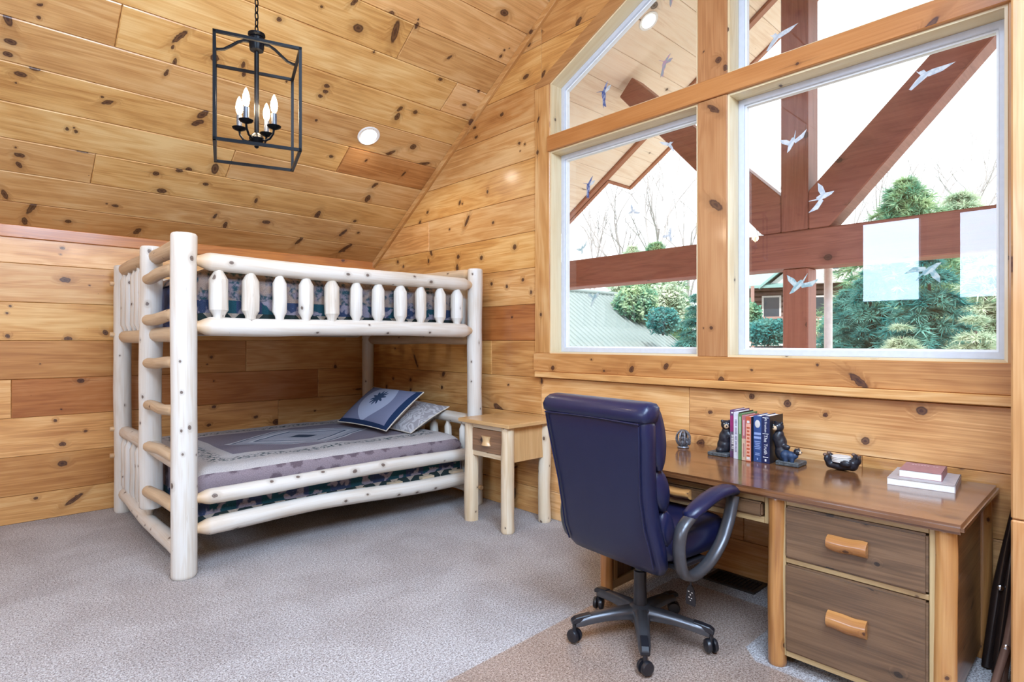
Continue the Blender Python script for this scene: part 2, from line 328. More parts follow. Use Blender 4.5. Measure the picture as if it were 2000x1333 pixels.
KN = {   # knots read off the photograph, in wall coordinates (along, up, radius, stretch, angle)
    'R': [(1.454, 1.036, 0.0232, 1.0, 180), (1.258, 1.011, 0.0277, 1.0, 180), (1.068, 0.967, 0.0159, 1.0, 180), (0.885, 0.855, 0.0253, 1.0, 180), (0.654, 1.025, 0.0286, 1.1, 180), (1.705, 0.924, 0.0153, 1.3, 180), (1.768, 0.732, 0.0279, 1.6, 150), (4.136, 2.110, 0.0277, 1.0, 180), (3.815, 2.067, 0.0265, 1.0, 180), (4.151, 2.010, 0.0278, 1.7, 90), (3.399, 2.111, 0.0290, 1.0, 180), (5.035, 2.106, 0.0208, 1.0, 180), (5.140, 2.163, 0.0263, 1.0, 180), (4.555, 2.193, 0.0244, 2.0, 60), (4.597, 2.119, 0.0197, 1.5, 90), (3.682, 1.832, 0.0216, 1.0, 180), (3.491, 1.798, 0.0210, 1.0, 180), (3.304, 1.838, 0.0204, 1.0, 180), (3.212, 1.734, 0.0161, 1.5, 90), (5.228, 0.959, 0.0213, 1.0, 180), (4.905, 0.964, 0.0256, 1.0, 180), (4.905, 0.857, 0.0205, 1.7, 120), (4.359, 1.043, 0.0286, 1.3, 130), (4.383, 0.918, 0.0239, 1.0, 180), (5.359, 0.866, 0.0216, 1.6, 110), (4.814, 1.155, 0.0202, 5.0, 60), (3.128, 1.197, 0.0199, 2.4, 90), (3.095, 1.040, 0.0158, 2.0, 90), (3.472, 0.992, 0.0126, 1.0, 180), (3.585, 0.781, 0.0426, 2.6, 30), (4.011, 2.414, 0.0227, 3.5, 125), (3.662, 2.349, 0.0173, 1.0, 180), (4.114, 2.596, 0.0184, 1.6, 110), (3.734, 2.621, 0.0174, 1.4, 100), (4.077, 2.580, 0.0137, 1.0, 180), (3.345, 2.939, 0.0164, 1.2, 180), (3.281, 2.915, 0.0122, 1.0, 180), (3.334, 2.874, 0.0082, 1.0, 180), (3.884, 3.126, 0.0178, 1.6, 180), (3.553, 3.228, 0.0212, 1.5, 180), (3.269, 3.448, 0.0244, 2.0, 170), (3.085, 3.398, 0.0237, 2.5, 130), (3.905, 3.212, 0.0179, 1.8, 180), (4.614, 2.589, 0.0197, 1.4, 150), (4.743, 2.510, 0.0200, 1.6, 140), (2.726, 3.669, 0.0260, 2.0, 140), (4.265, 2.377, 0.0141, 1.0, 180), (3.429, 1.544, 0.0125, 1.0, 180)],
    'T': [(2.957, 1.147, 0.0232, 1.2, 120), (2.248, 1.161, 0.0238, 1.3, 120), (1.989, 1.190, 0.0227, 1.3, 120), (1.625, 1.120, 0.0240, 1.3, 110), (1.443, 1.187, 0.0116, 1.0, 180), (0.908, 1.153, 0.0229, 3.4, 40), (1.098, 1.226, 0.0107, 1.0, 180), (2.585, 1.221, 0.0109, 1.0, 180)],
    'P': [(1.657, 2.150, 0.0303, 2.4, 40), (1.673, 2.721, 0.0213, 3.2, 40), (1.686, 1.428, 0.0152, 1.0, 180), (1.735, 1.428, 0.0062, 1.0, 180), (1.641, 2.998, 0.0271, 1.0, 180), (1.735, 3.080, 0.0062, 1.0, 180), (1.600, 2.939, 0.0179, 1.5, 90)],
    'C': [(0.169, 1.690, 0.0252, 2.5, 107), (0.185, 1.553, 0.0260, 1.6, 0), (0.177, 1.465, 0.0234, 1.4, 0), (0.298, 1.755, 0.0142, 1.0, 0), (0.298, 1.834, 0.0112, 2.0, 43), (0.300, 1.414, 0.0243, 1.6, 0), (0.238, 1.350, 0.0242, 1.8, 0), (0.220, 1.281, 0.0092, 1.0, 0), (0.966, 1.908, 0.0222, 4.0, 61), (0.943, 1.825, 0.0128, 1.9, 93), (0.975, 1.719, 0.0164, 3.2, 91), (0.945, 1.632, 0.0132, 3.0, 77), (0.640, 1.326, 0.0131, 1.0, 0), (0.671, 1.295, 0.0199, 2.5, 34), (1.217, 1.380, 0.0325, 2.0, 56), (1.202, 1.301, 0.0291, 2.2, 43), (0.261, 0.713, 0.0271, 1.4, 0), (0.262, 0.626, 0.0206, 1.9, 114), (0.238, 0.774, 0.0100, 1.0, 0), (0.199, 0.327, 0.0213, 3.2, 107), (0.350, 0.227, 0.0259, 4.2, 72), (0.317, 0.077, 0.0226, 2.5, 95), (0.836, 0.361, 0.0196, 1.6, 0), (0.780, 0.371, 0.0117, 1.0, 0), (1.107, 0.591, 0.0357, 1.3, 0), (1.386, 0.736, 0.0243, 1.2, 0), (1.181, 0.824, 0.0233, 1.5, 0), (1.412, 0.910, 0.0358, 2.2, 97), (0.522, 1.031, 0.0101, 1.0, 0), (0.486, 1.011, 0.0135, 1.4, 90), (0.533, 1.004, 0.0136, 1.4, 90), (1.641, 0.304, 0.0222, 2.8, 93), (1.958, 0.409, 0.0320, 1.6, 0), (1.798, 0.648, 0.0174, 2.5, 93), (1.536, 0.398, 0.0173, 2.5, 77), (1.020, 0.101, 0.0292, 2.0, 65), (1.934, 1.893, 0.0226, 1.3, 0), (1.944, 1.846, 0.0228, 1.3, 0), (1.924, 1.796, 0.0191, 1.3, 0), (1.964, 2.391, 0.0422, 1.2, 0), (2.216, 2.469, 0.0326, 3.8, 102), (1.866, 2.550, 0.0202, 2.5, 65), (2.328, 2.615, 0.0108, 1.0, 0), (2.340, 2.571, 0.0182, 2.0, 93), (2.558, 1.896, 0.0207, 2.0, 65), (2.573, 1.822, 0.0293, 1.8, 93), (2.861, 1.581, 0.0405, 1.0, 0), (3.059, 1.435, 0.0282, 3.0, 24), (2.728, 1.072, 0.0234, 2.2, 65), (2.736, 0.900, 0.0335, 1.9, 93), (1.974, 1.583, 0.0158, 1.0, 0), (2.221, 1.277, 0.0214, 1.2, 0), (2.744, 0.589, 0.0248, 1.0, 0), (2.524, 1.319, 0.0133, 1.8, 77), (2.929, 1.270, 0.0141, 3.1, 77), (2.365, 0.593, 0.0331, 2.4, 90), (2.699, 0.408, 0.0251, 3.2, 72), (2.328, 0.225, 0.0245, 3.8, 72), (2.818, 0.194, 0.0313, 4.2, 61), (2.851, 0.437, 0.0204, 1.0, 0), (2.916, 2.924, 0.0343, 1.5, 0), (3.107, 2.676, 0.0122, 1.0, 0), (3.111, 2.620, 0.0164, 1.4, 90), (3.140, 2.703, 0.0081, 1.0, 0), (2.740, 2.256, 0.0203, 1.4, 0), (3.075, 2.119, 0.0217, 1.3, 0), (2.708, 2.450, 0.0157, 2.2, 56), (3.120, 2.280, 0.0171, 1.0, 0), (1.469, 2.246, 0.0198, 1.2, 0), (1.683, 2.432, 0.0133, 1.0, 0), (2.142, 2.269, 0.0111, 1.0, 0), (1.660, 1.828, 0.0109, 1.0, 0), (1.358, 1.853, 0.0172, 2.0, 90), (1.380, 1.786, 0.0174, 1.6, 90)],
    'L': [(0.544, 2.065, 0.0158, 1.4, 0), (0.532, 2.017, 0.0079, 1.0, 0), (0.563, 1.822, 0.0277, 1.8, 0), (0.240, 1.607, 0.0113, 1.0, 0), (0.223, 1.554, 0.0112, 1.0, 0), (0.226, 1.386, 0.0187, 1.0, 0), (0.818, 1.418, 0.0246, 1.3, 120), (0.544, 0.556, 0.0236, 1.3, 0), (0.501, 0.741, 0.0157, 1.0, 0), (0.544, 0.406, 0.0315, 1.3, 0), (0.386, 0.168, 0.0154, 1.3, 0), (0.617, 0.117, 0.0239, 4.0, 35), (0.410, 1.178, 0.0077, 1.0, 0), (0.715, 1.789, 0.0081, 1.0, 0), (1.603, 1.206, 0.0183, 1.0, 0), (1.569, 1.142, 0.0091, 1.0, 0), (2.787, 1.082, 0.0212, 1.5, 90), (1.624, 0.759, 0.0184, 1.4, 20), (1.990, 0.635, 0.0193, 1.4, 20), (1.624, 0.989, 0.0092, 1.0, 0), (2.648, 1.817, 0.0156, 1.0, 0), (1.582, 0.598, 0.0183, 1.5, 0), (0.538, 0.824, 0.0079, 1.0, 0)],
}
build_materials()

# ------------------------------------------------------------------ mesh helpers
ORG = {}
def org(p): return ORG.get(p.name, Vector((0, 0, 0))) if p else Vector((0, 0, 0))

def tag(o, label=None, cat=None, group=None, kind=None):
    if label: o['label'] = label
    if cat: o['category'] = cat
    if group: o['group'] = group
    if kind: o['kind'] = kind
    return o
def thing(name, label, cat, loc=(0, 0, 0), rotz=0.0, group=None, kind=None):
    o = bpy.data.objects.new(name, None); COL.objects.link(o); o.empty_display_size = 0.1
    o.location = loc; o.rotation_euler = (0, 0, rotz); ORG[o.name] = Vector(loc) if not rotz else Vector((0, 0, 0))
    return tag(o, label, cat, group, kind)

class MB:
    def __init__(s): s.v = []; s.f = []; s.uv = {}; s.mi = {}
    def add(s, vs, fs, uvs=None):
        b = len(s.v); s.v += [Vector(p) for p in vs]
        for i, f in enumerate(fs):
            s.f.append(tuple(b + k for k in f))
            if uvs and uvs[i]: s.uv[len(s.f) - 1] = uvs[i]
        return s
    def box(s, x0, x1, y0, y1, z0, z1, mat=None):
        vs = [Vector((x, y, z)) for z in (z0, z1) for y in (y0, y1) for x in (x0, x1)]
        if mat: vs = [mat @ p for p in vs]
        return s.add(vs, [(0, 2, 3, 1), (4, 5, 7, 6), (0, 1, 5, 4), (2, 6, 7, 3), (0, 4, 6, 2), (1, 3, 7, 5)])
    def prism(s, poly, to3, d0, d1, ch=0.0):
        """poly: 2D points counter-clockwise seen from +d; to3(u,v,d) -> 3D. chamfer ch on the d1 side"""
        n = len(poly)
        if ch > 0:
            inn = inset(poly, ch)
            r0 = [to3(u, v, d0) for u, v in poly]; r1 = [to3(u, v, d1 - ch) for u, v in poly]; r2 = [to3(u, v, d1) for u, v in inn]
            fs = [tuple(range(n - 1, -1, -1))]
            for k in range(n):
                j = (k + 1) % n
                fs += [(k, j, n + j, n + k), (n + k, n + j, 2 * n + j, 2 * n + k)]
            fs.append(tuple(range(2 * n, 3 * n)))
            return s.add(r0 + r1 + r2, fs)
        r0 = [to3(u, v, d0) for u, v in poly]; r1 = [to3(u, v, d1) for u, v in poly]
        fs = [tuple(range(n - 1, -1, -1)), tuple(range(n, 2 * n))] + [(k, (k + 1) % n, n + (k + 1) % n, n + k) for k in range(n)]
        return s.add(r0 + r1, fs)
    def ring(s, poly, w, to3, d0, d1):
        inn = inset(poly, w); n = len(poly)
        r = [to3(u, v, d0) for u, v in poly] + [to3(u, v, d0) for u, v in inn] + [to3(u, v, d1) for u, v in poly] + [to3(u, v, d1) for u, v in inn]
        fs = []
        for k in range(n):
            j = (k + 1) % n
            fs += [(k, n + k, n + j, j), (2 * n + k, 2 * n + j, 3 * n + j, 3 * n + k), (k, j, 2 * n + j, 2 * n + k), (n + k, 3 * n + k, 3 * n + j, n + j)]
        return s.add(r, fs)
    def loft(s, rings, closed=True, cap0=True, cap1=True, uvl=True):
        n = len(rings[0]); vs = [p for r in rings for p in r]; fs = []; us = []
        L = 0.0; Ls = [0.0]
        for a, b in zip(rings, rings[1:]):
            ca = sum((Vector(p) for p in a), Vector()) / n; cb = sum((Vector(p) for p in b), Vector()) / n
            L += (cb - ca).length; Ls.append(L)
        per = [0.0]
        mid = max(rings, key=lambda r: sum((Vector(r[k]) - Vector(r[(k + 1) % n])).length for k in range(n)))
        for k in range(n): per.append(per[-1] + (Vector(mid[k]) - Vector(mid[(k + 1) % n])).length)
        for i in range(len(rings) - 1):
            for k in range(n if closed else n - 1):
                j = (k + 1) % n
                fs.append((i * n + k, i * n + j, (i + 1) * n + j, (i + 1) * n + k))
                us.append([(Ls[i], per[k]), (Ls[i], per[k + 1]), (Ls[i + 1], per[k + 1]), (Ls[i + 1], per[k])] if uvl else None)
        if cap0: fs.append(tuple(range(n - 1, -1, -1))); us.append(None)
        if cap1: b = (len(rings) - 1) * n; fs.append(tuple(range(b, b + n))); us.append(None)
        return s.add(vs, fs, us)
    def tube(s, path, rad, n=10, flat=1.0, up=None, caps=True, wob=0.0, seed=0.0):
        path = [Vector(p) for p in path]; m = len(path)
        if not hasattr(rad, '__len__'): rad = [rad] * m
        t0 = (path[1] - path[0]).normalized()
        ref = Vector(up) if up else (Vector((0, 0, 1)) if abs(t0.z) < 0.9 else Vector((1, 0, 0)))
        rings = []
        for i in range(m):
            t = (path[min(i + 1, m - 1)] - path[max(i - 1, 0)]).normalized()
            a = ref.cross(t).normalized(); b = t.cross(a).normalized()
            if not up: ref = b
            rg = []
            for k in range(n):
                an = 2 * math.pi * k / n
                r = rad[i]
                if wob: r *= 1 + wob * mnoise.noise(Vector((seed + math.cos(an), math.sin(an) + seed * 0.7, i * 0.45)))
                rg.append(path[i] + a * (math.cos(an) * r) + b * (math.sin(an) * r * flat))
            rings.append(rg)
        return s.loft(rings, True, caps, caps)
    def lathe(s, prof, n=20, c=(0, 0, 0), caps=True):
        c = Vector(c)
        rings = [[c + Vector((r * math.cos(2 * math.pi * k / n), r * math.sin(2 * math.pi * k / n), z)) for k in range(n)] for r, z in prof]
        return s.loft(rings, True, caps, caps)
    def ball(s, c, r, n=12, m=8, rot=None):
        rx, ry, rz = (r, r, r) if not hasattr(r, '__len__') else r
        c = Vector(c); rings = []
        for i in range(m + 1):
            th = math.pi * (i if 0 < i < m else (0.02 if i == 0 else m - 0.02)) / m
            rg = []
            for k in range(n):
                p = Vector((rx * math.sin(th) * math.cos(2 * math.pi * k / n), ry * math.sin(th) * math.sin(2 * math.pi * k / n), -rz * math.cos(th)))
                if rot: p = rot @ p
                rg.append(c + p)
            rings.append(rg)
        return s.loft(rings)
    def build(s, name, mat, parent=None, smooth=None, bev=0.0, grain=None, label=None, color=None, bseg=1, local=False):
        off = Vector((0, 0, 0)) if local else org(parent)
        me = bpy.data.meshes.new(name)
        me.from_pydata([tuple(p - off) for p in s.v], [], s.f)
        uvl = me.uv_layers.new(name='UVMap')
        mn = [min(p[i] for p in s.v) for i in range(3)]; mx = [max(p[i] for p in s.v) for i in range(3)]
        g = grain if grain is not None else max(range(3), key=lambda i: mx[i] - mn[i])
        for pl in me.polygons:
            cu = s.uv.get(pl.index)
            nn = pl.normal; ax = max(range(3), key=lambda i: abs(nn[i])); rest = [i for i in range(3) if i != ax]
            if g in rest: ua, va = g, [i for i in rest if i != g][0]
            else: ua, va = rest
            for q, (li, vi) in enumerate(zip(pl.loop_indices, pl.vertices)):
                if cu: uvl.data[li].uv = cu[q]
                else:
                    p = s.v[vi]; uvl.data[li].uv = (p[ua] - mn[ua], p[va] - mn[va] + 0.37 * ax)
        if bev:
            bm = bmesh.new(); bm.from_mesh(me)
            es = [e for e in bm.edges if e.is_manifold and e.calc_face_angle(0) > R(30)]
            bmesh.ops.bevel(bm, geom=es, offset=bev, segments=bseg, affect='EDGES', clamp_overlap=True)
            bm.to_mesh(me); bm.free()
        if smooth:
            me.polygons.foreach_set('use_smooth', [True] * len(me.polygons)); me.set_sharp_from_angle(angle=R(smooth))
        me.validate(); me.update()
        me.materials.append(MAT[mat] if isinstance(mat, str) else mat)
        o = bpy.data.objects.new(name, me); COL.objects.link(o)
        if parent:
            o.parent = parent; ORG[o.name] = Vector(off)
        else: ORG[o.name] = Vector((0, 0, 0))
        if color: o.color = (*color, 1)
        if label: o['label'] = label
        return o

def inset(poly, w):
    n = len(poly); out = []
    for k in range(n):
        p0, p1, p2 = Vector(poly[k - 1]), Vector(poly[k]), Vector(poly[(k + 1) % n])
        a = (p1 - p0).normalized(); b = (p2 - p1).normalized()
        na = Vector((-a.y, a.x)); nb = Vector((-b.y, b.x))
        den = 1 + na.dot(nb)
        out.append(tuple(p1 + (na + nb) * (w / max(den, 0.2))))
    return out
def clip(poly, a, b, c):
    """keep a*u+b*v<=c"""
    out = []
    for k in range(len(poly)):
        p, q = poly[k], poly[(k + 1) % len(poly)]
        dp = a * p[0] + b * p[1] - c; dq = a * q[0] + b * q[1] - c
        if dp <= 0: out.append(p)
        if dp * dq < 0:
            t = dp / (dp - dq); out.append((p[0] + (q[0] - p[0]) * t, p[1] + (q[1] - p[1]) * t))
    res = []
    for p in out:
        if not res or math.hypot(p[0] - res[-1][0], p[1] - res[-1][1]) > 0.004: res.append(p)
    if len(res) > 1 and math.hypot(res[0][0] - res[-1][0], res[0][1] - res[-1][1]) < 0.004: res.pop()
    return res
def ccw(poly):
    a = sum(p[0] * q[1] - q[0] * p[1] for p, q in zip(poly, poly[1:] + poly[:1]))
    return poly if a > 0 else poly[::-1]
def area(poly): return abs(sum(p[0] * q[1] - q[0] * p[1] for p, q in zip(poly, poly[1:] + poly[:1]))) / 2

def copy_tree(o, parent=None):
    c = o.copy(); COL.objects.link(c); c.parent = parent
    for ch in list(o.children): copy_tree(ch, c)
    return c

def log(name, p0, p1, r, mat, parent, taper=(0, 0), tr=0.5, wob=0.10, n=14, seg=9, bow=0.008, label=None):
    """peeled log from p0 to p1; taper = length of the shaved tenon at each end"""
    p0, p1 = Vector(p0), Vector(p1); d = p1 - p0; L = d.length; t = d / L
    sd = random.random() * 50
    st = []; 
    if taper[0]: st += [(0, r * tr), (taper[0] * 0.35, r * (tr + 0.05)), (taper[0] * 0.8, r * 0.92)]
    else: st += [(0, r * 0.90), (0.008, r * 0.99)]
    a0 = taper[0] or 0.02; a1 = L - (taper[1] or 0.02)
    st += [(a0 + (a1 - a0) * k / seg, r) for k in range(seg + 1)]
    if taper[1]: st += [(L - taper[1] * 0.8, r * 0.92), (L - taper[1] * 0.35, r * (tr + 0.05)), (L, r * tr)]
    else: st += [(L - 0.008, r * 0.99), (L, r * 0.90)]
    ref = Vector((0, 0, 1)) if abs(t.z) < 0.9 else Vector((1, 0, 0))
    a = ref.cross(t).normalized(); b = t.cross(a)
    path = []; rad = []
    for s_, rr in st:
        k = s_ / L
        path.append(p0 + t * s_ + a * (bow * math.sin(k * 5 + sd) * math.sin(math.pi * k)) + b * (bow * math.sin(k * 4 + sd * 2) * math.sin(math.pi * k)))
        rad.append(rr * (1 + 0.05 * mnoise.noise(Vector((s_ * 2.2, sd, 0)))))
    o = MB().tube(path, rad, n, wob=wob, seed=sd).build(name, mat, parent, smooth=50, label=label)
    if taper[0] or taper[1]:                      # shaved ends show the darker inner wood
        at = o.data.attributes.new('endmask', 'FLOAT', 'POINT')
        vals = []
        for (s_, rr) in st:
            e = max(0.0, 1 - s_ / (taper[0] * 1.15)) if taper[0] else 0.0
            e2 = max(0.0, 1 - (L - s_) / (taper[1] * 1.15)) if taper[1] else 0.0
            vals += [min(1.0, max(e, e2) * 1.8)] * n
        at.data.foreach_set('value', vals[:len(o.data.vertices)])
    return o

def cushion(mb, w, h, t, M_, nu=18, nv=14, p=2.2, flip=1, side=0):
    """pillow shape: w along local x, h along local y, thickness t along z; side 1 top only, -1 bottom only"""
    sides = (1, -1) if side == 0 else (side,)
    for sgn in sides:
        vs = []; fs = []; us = []
        for j in range(nv + 1):
            for i in range(nu + 1):
                u = -1 + 2 * i / nu; v = -1 + 2 * j / nv
                k = max(0.0, (1 - abs(u) ** p)) ** 0.55 * max(0.0, (1 - abs(v) ** p)) ** 0.55
                pin = 1 - 0.06 * (1 - abs(u) ** 2) * abs(v) ** 3; pin2 = 1 - 0.06 * (1 - abs(v) ** 2) * abs(u) ** 3
                vs.append(M_ @ Vector((u * w / 2 * pin2, v * h / 2 * pin, sgn * (k * t / 2 + 0.004))))
        for j in range(nv):
            for i in range(nu):
                q = [j * (nu + 1) + i, j * (nu + 1) + i + 1, (j + 1) * (nu + 1) + i + 1, (j + 1) * (nu + 1) + i]
                uu = [((-1 + 2 * (k % (nu + 1)) / nu) * w / 2, (-1 + 2 * (k // (nu + 1)) / nv) * h / 2) for k in q]
                if sgn < 0: q.reverse(); uu.reverse()
                fs.append(tuple(q)); us.append(uu)
        mb.add(vs, fs, us)
    return mb
def blob(name, parts, mat, parent, voxel=0.004, local=False):
    """one continuous body grown from overlapping ellipsoids"""
    mb = MB()
    for c, r, *rot in parts: mb.ball(c, r, 14, 10, rot[0] if rot else None)
    o = mb.build('blob_tmp', mat, None)
    md = o.modifiers.new('r', 'REMESH'); md.mode = 'VOXEL'; md.voxel_size = voxel
    sm = o.modifiers.new('s', 'SMOOTH'); sm.iterations = 4; sm.factor = 0.5
    dg = bpy.context.evaluated_depsgraph_get(); me = bpy.data.meshes.new_from_object(o.evaluated_get(dg)); me.name = name
    bpy.data.objects.remove(o)
    off = Vector((0, 0, 0)) if local else org(parent)
    me.transform(Matrix.Translation(-off))
    me.polygons.foreach_set('use_smooth', [True] * len(me.polygons))
    if not me.materials: me.materials.append(MAT[mat])
    o = bpy.data.objects.new(name, me); COL.objects.link(o); o.parent = parent; ORG[o.name] = off
    return o
# ------------------------------------------------------------------ the room shell
XW, YW, ZK, SL = 3.235, 5.62, 2.19, 0.655       # window wall x, left wall y, knee wall height, roof pitch
YR = 1.6825; YN = 2 * YR - YW; XB = -3.2         # ridge y, near knee wall y, rear wall x
def zc(y): return ZK + SL * ((YW - y) if y >= YR else (y - YN))
CA = math.atan(SL)
PITCH = 0.2865; ROW0 = 0.207
def kinded(o, k='structure'): o['kind'] = k; return o

floor = kinded(MB().box(XB - 0.1, XW + 0.1, YN - 0.1, YW + 0.1, -0.12, 0.0).build('floor', 'carpet'))

# wall_left : backing slab and planks (each plank a piece)
wl = kinded(MB().box(XB - 0.15, XW + 0.15, YW + 0.018, YW + 0.17, -0.12, ZK + 0.12).build('wall_left', 'pine_wall'))
def toL(u, v, d): return Vector((u, YW + 0.018 - d, v))
def inside(poly, a, b):
    return all((q[0] - p[0]) * (b - p[1]) - (q[1] - p[1]) * (a - p[0]) >= -0.002 for p, q in zip(poly, poly[1:] + poly[:1]))
def plank(parent, poly, to3, th=0.018, mat='pine_wall', ch=0.003, color=None, gap=0.0011, plane=None):
    p = ccw(poly)
    if area(p) < 0.002: return None
    ks = [k_ for k_ in KN.get(plane, ()) if inside(p, k_[0], k_[1])]
    if ks: mat = knotty(mat, ks, plane)
    p = inset(p, gap)
    return MB().prism(p, to3, 0.0, th, ch).build('plank', mat, parent, color=color)
WHITE = (1, 1, 1)
def tone(kind):
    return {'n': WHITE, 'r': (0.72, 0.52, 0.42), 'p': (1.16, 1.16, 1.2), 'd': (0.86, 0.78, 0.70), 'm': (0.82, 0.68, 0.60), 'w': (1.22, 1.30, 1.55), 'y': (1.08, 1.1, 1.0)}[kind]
rowsL = [(0, ROW0, [1.75], 'nn'), (1, None, [], 'd'), (2, None, [2.2], 'pn'), (3, None, [0.246, 2.6], 'prn'), (4, None, [1.9], 'dn'),
         (5, None, [2.9], 'yn'), (6, None, [1.2], 'ny'), (7, None, [], 'p')]
z0 = 0.0
for i, (k, zt, joints, tn) in enumerate(rowsL):
    z1 = ROW0 + PITCH * i if i < 7 else ZK - 0.02
    xs = [-1.4] + joints + [XW]
    for j in range(len(xs) - 1):
        plank(wl, [(xs[j], z0), (xs[j + 1], z0), (xs[j + 1], z1), (xs[j], z1)], lambda u, v, d: toL(u, v, d), color=tone(tn[min(j, len(tn) - 1)]), plane='L')
    z0 = z1
# the prism winding for this wall faces -y
# crown trim on the knee wall
tr1 = kinded(MB().prism([(YW - 0.024, 2.115), (YW + 0.01, 2.115), (YW + 0.01, ZK + 0.03), (YW - 0.024, ZK + 0.012)][::-1], lambda u, v, d: Vector((d, u, v)), XB, XW, 0).build('trim_1', 'pine_red', grain=0, bev=0.002, color=(1.45, 1.4, 1.15)))

# wall_right : the window gable
WIN = {  # openings in (y, z)
    1: [(1.775, 1.257), (2.995, 1.257), (2.995, 2.785), (1.775, 2.785)],
    2: [(0.345, 1.257), (1.590, 1.257), (1.590, 2.785), (0.345, 2.785)],
    3: [(1.775, 2.900), (2.995, 2.900), (2.995, 3.300), (1.775, 3.900)],
    4: [(0.370, 2.900), (1.590, 2.900), (1.590, 3.900), (0.370, 3.300)]}
def toR(u, v, d): return Vector((XW + 0.018 - d, u, v))
def toRs(u, v, d): return Vector((XW + 0.018 + d, u, v))
WT = (3.30 + 0.4918 * (2.995 - YR))              # apex of the window head lines
def region_rows(parent, poly, joints, tones, mat='pine_wall', to3=None):
    zmin = min(p[1] for p in poly); zmax = max(p[1] for p in poly)
    k = 0
    z0 = 0.0
    while z0 < zmax:
        z1 = ROW0 + PITCH * k
        if z1 > zmin:
            strip = clip(clip(poly, 0, 1, z1), 0, -1, -z0)
            if len(strip) >= 3:
                ys = sorted(joints.get(k, []), reverse=True)
                hi = 99
                segs = []
                for jv in ys + [-99]:
                    segs.append(clip(clip(strip, 1, 0, hi), -1, 0, -jv)); hi = jv
                tn = tones.get(k, 'n')
                q = 0
                for sg in segs:
                    if len(sg) >= 3:
                        plank(parent, sg, to3 or toR, mat=mat, color=tone(tn[min(q, len(tn) - 1)]), plane='R'); q += 1
        z0 = z1; k += 1
RA = [(3.10, 0), (YW, 0), (YW, ZK), (3.10, zc(3.10))]
RB = [(YR, 3.95), (3.10, 3.25), (3.10, zc(3.10)), (YR, zc(YR))]
RC = [(0.25, 3.25), (YR, 3.95), (YR, zc(YR)), (0.25, zc(0.25))]
RD = [(YN, 0), (3.10, 0), (3.10, 1.20), (YN, 1.20)]
RE = [(YN, 1.20), (0.31, 1.20), (0.31, zc(0.31)), (YN, ZK)]
wrm = MB()
for pl in (RA, RB, RC, RD, RE): wrm.prism(ccw(pl), toRs, 0.0, 0.17)
wr = kinded(wrm.build('wall_right', 'pine_wall'))
region_rows(wr, RA, {3: [3.074], 4: [3.68], 8: [4.59]}, {2: 'n', 3: 'n', 4: 'yn', 5: 'r', 6: 'n', 7: 'yp', 8: 'pn', 9: 'y', 10: 'n', 11: 'dn', 12: 'y'})
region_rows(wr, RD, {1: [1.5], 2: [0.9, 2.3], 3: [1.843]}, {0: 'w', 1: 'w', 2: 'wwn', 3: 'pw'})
region_rows(wr, RB, {12: [2.4]}, {11: 'n', 12: 'yn'})
region_rows(wr, RC, {}, {})

# ceiling : slabs over both slopes, planks on the one in view
cm = MB()
def toC(u, v, d):                                 # u = x, v = distance up the slope, d = depth below
    return Vector((u, YW - v * math.cos(CA) - d * math.sin(CA), ZK + v * math.sin(CA) - d * math.cos(CA)))
def toC2(u, v, d):
    return Vector((u, YN + v * math.cos(CA) + d * math.sin(CA), ZK + v * math.sin(CA) - d * math.cos(CA)))
LS = (YW - YR) / math.cos(CA)
cm.prism([(XB - 0.15, -0.35), (XW + 0.17, -0.35), (XW + 0.17, LS + 0.12), (XB - 0.15, LS + 0.12)], toC, -0.25, -0.018)
cm.prism([(XB - 0.15, -0.35), (XW + 0.17, -0.35), (XW + 0.17, LS + 0.12), (XB - 0.15, LS + 0.12)], toC2, -0.25, 0.0)
ce = kinded(cm.build('ceiling', 'pine_ceiling', grain=0))
CR0, CP = 0.262, 0.2885
cj = {2: [0.661], 3: [1.506], 4: [2.327], 6: [0.657], 7: [2.9], 8: [2.325], 9: [0.9], 10: [1.7], 11: [1.1], 12: [2.2]}
ct = {0: 'd', 1: 'n', 2: 'ny', 3: 'yn', 4: 'ym', 5: 'n', 6: 'ny', 7: 'yp', 8: 'yn', 9: 'yp', 10: 'pp'}
v0 = 0.0; k = 0
while v0 < LS - 0.02:
    v1 = min(CR0 + CP * k, LS)
    xs = [-1.4] + cj.get(k, []) + [XW]
    for j in range(len(xs) - 1):
        tn = ct.get(k, 'n')
        plank(ce, [(xs[j], v0), (xs[j + 1], v0), (xs[j + 1], v1), (xs[j], v1)], lambda u, v, d: toC(u, v, d - 0.018), mat='pine_ceiling', color=tone(tn[min(j, len(tn) - 1)]), ch=0.006, plane='C')
    v0 = v1; k += 1

# gable trim following the ceiling on the window wall
def slope_board(name, mat, ya, yb, off0, off1, x0, x1, fn):
    ca = math.cos(CA)
    poly = [(ya, fn(ya) - off1), (ya, fn(ya) - off0), (yb, fn(yb) - off0), (yb, fn(yb) - off1)]
    return MB().prism(ccw(poly), lambda u, v, d: Vector((d, u, v)), x0, x1).build(name, mat, None, bev=0.003, grain=1)
kinded(slope_board('trim_2', 'pine_wall', YR, YW - 0.005, 0.0, 0.062, XW - 0.030, XW + 0.004, zc))

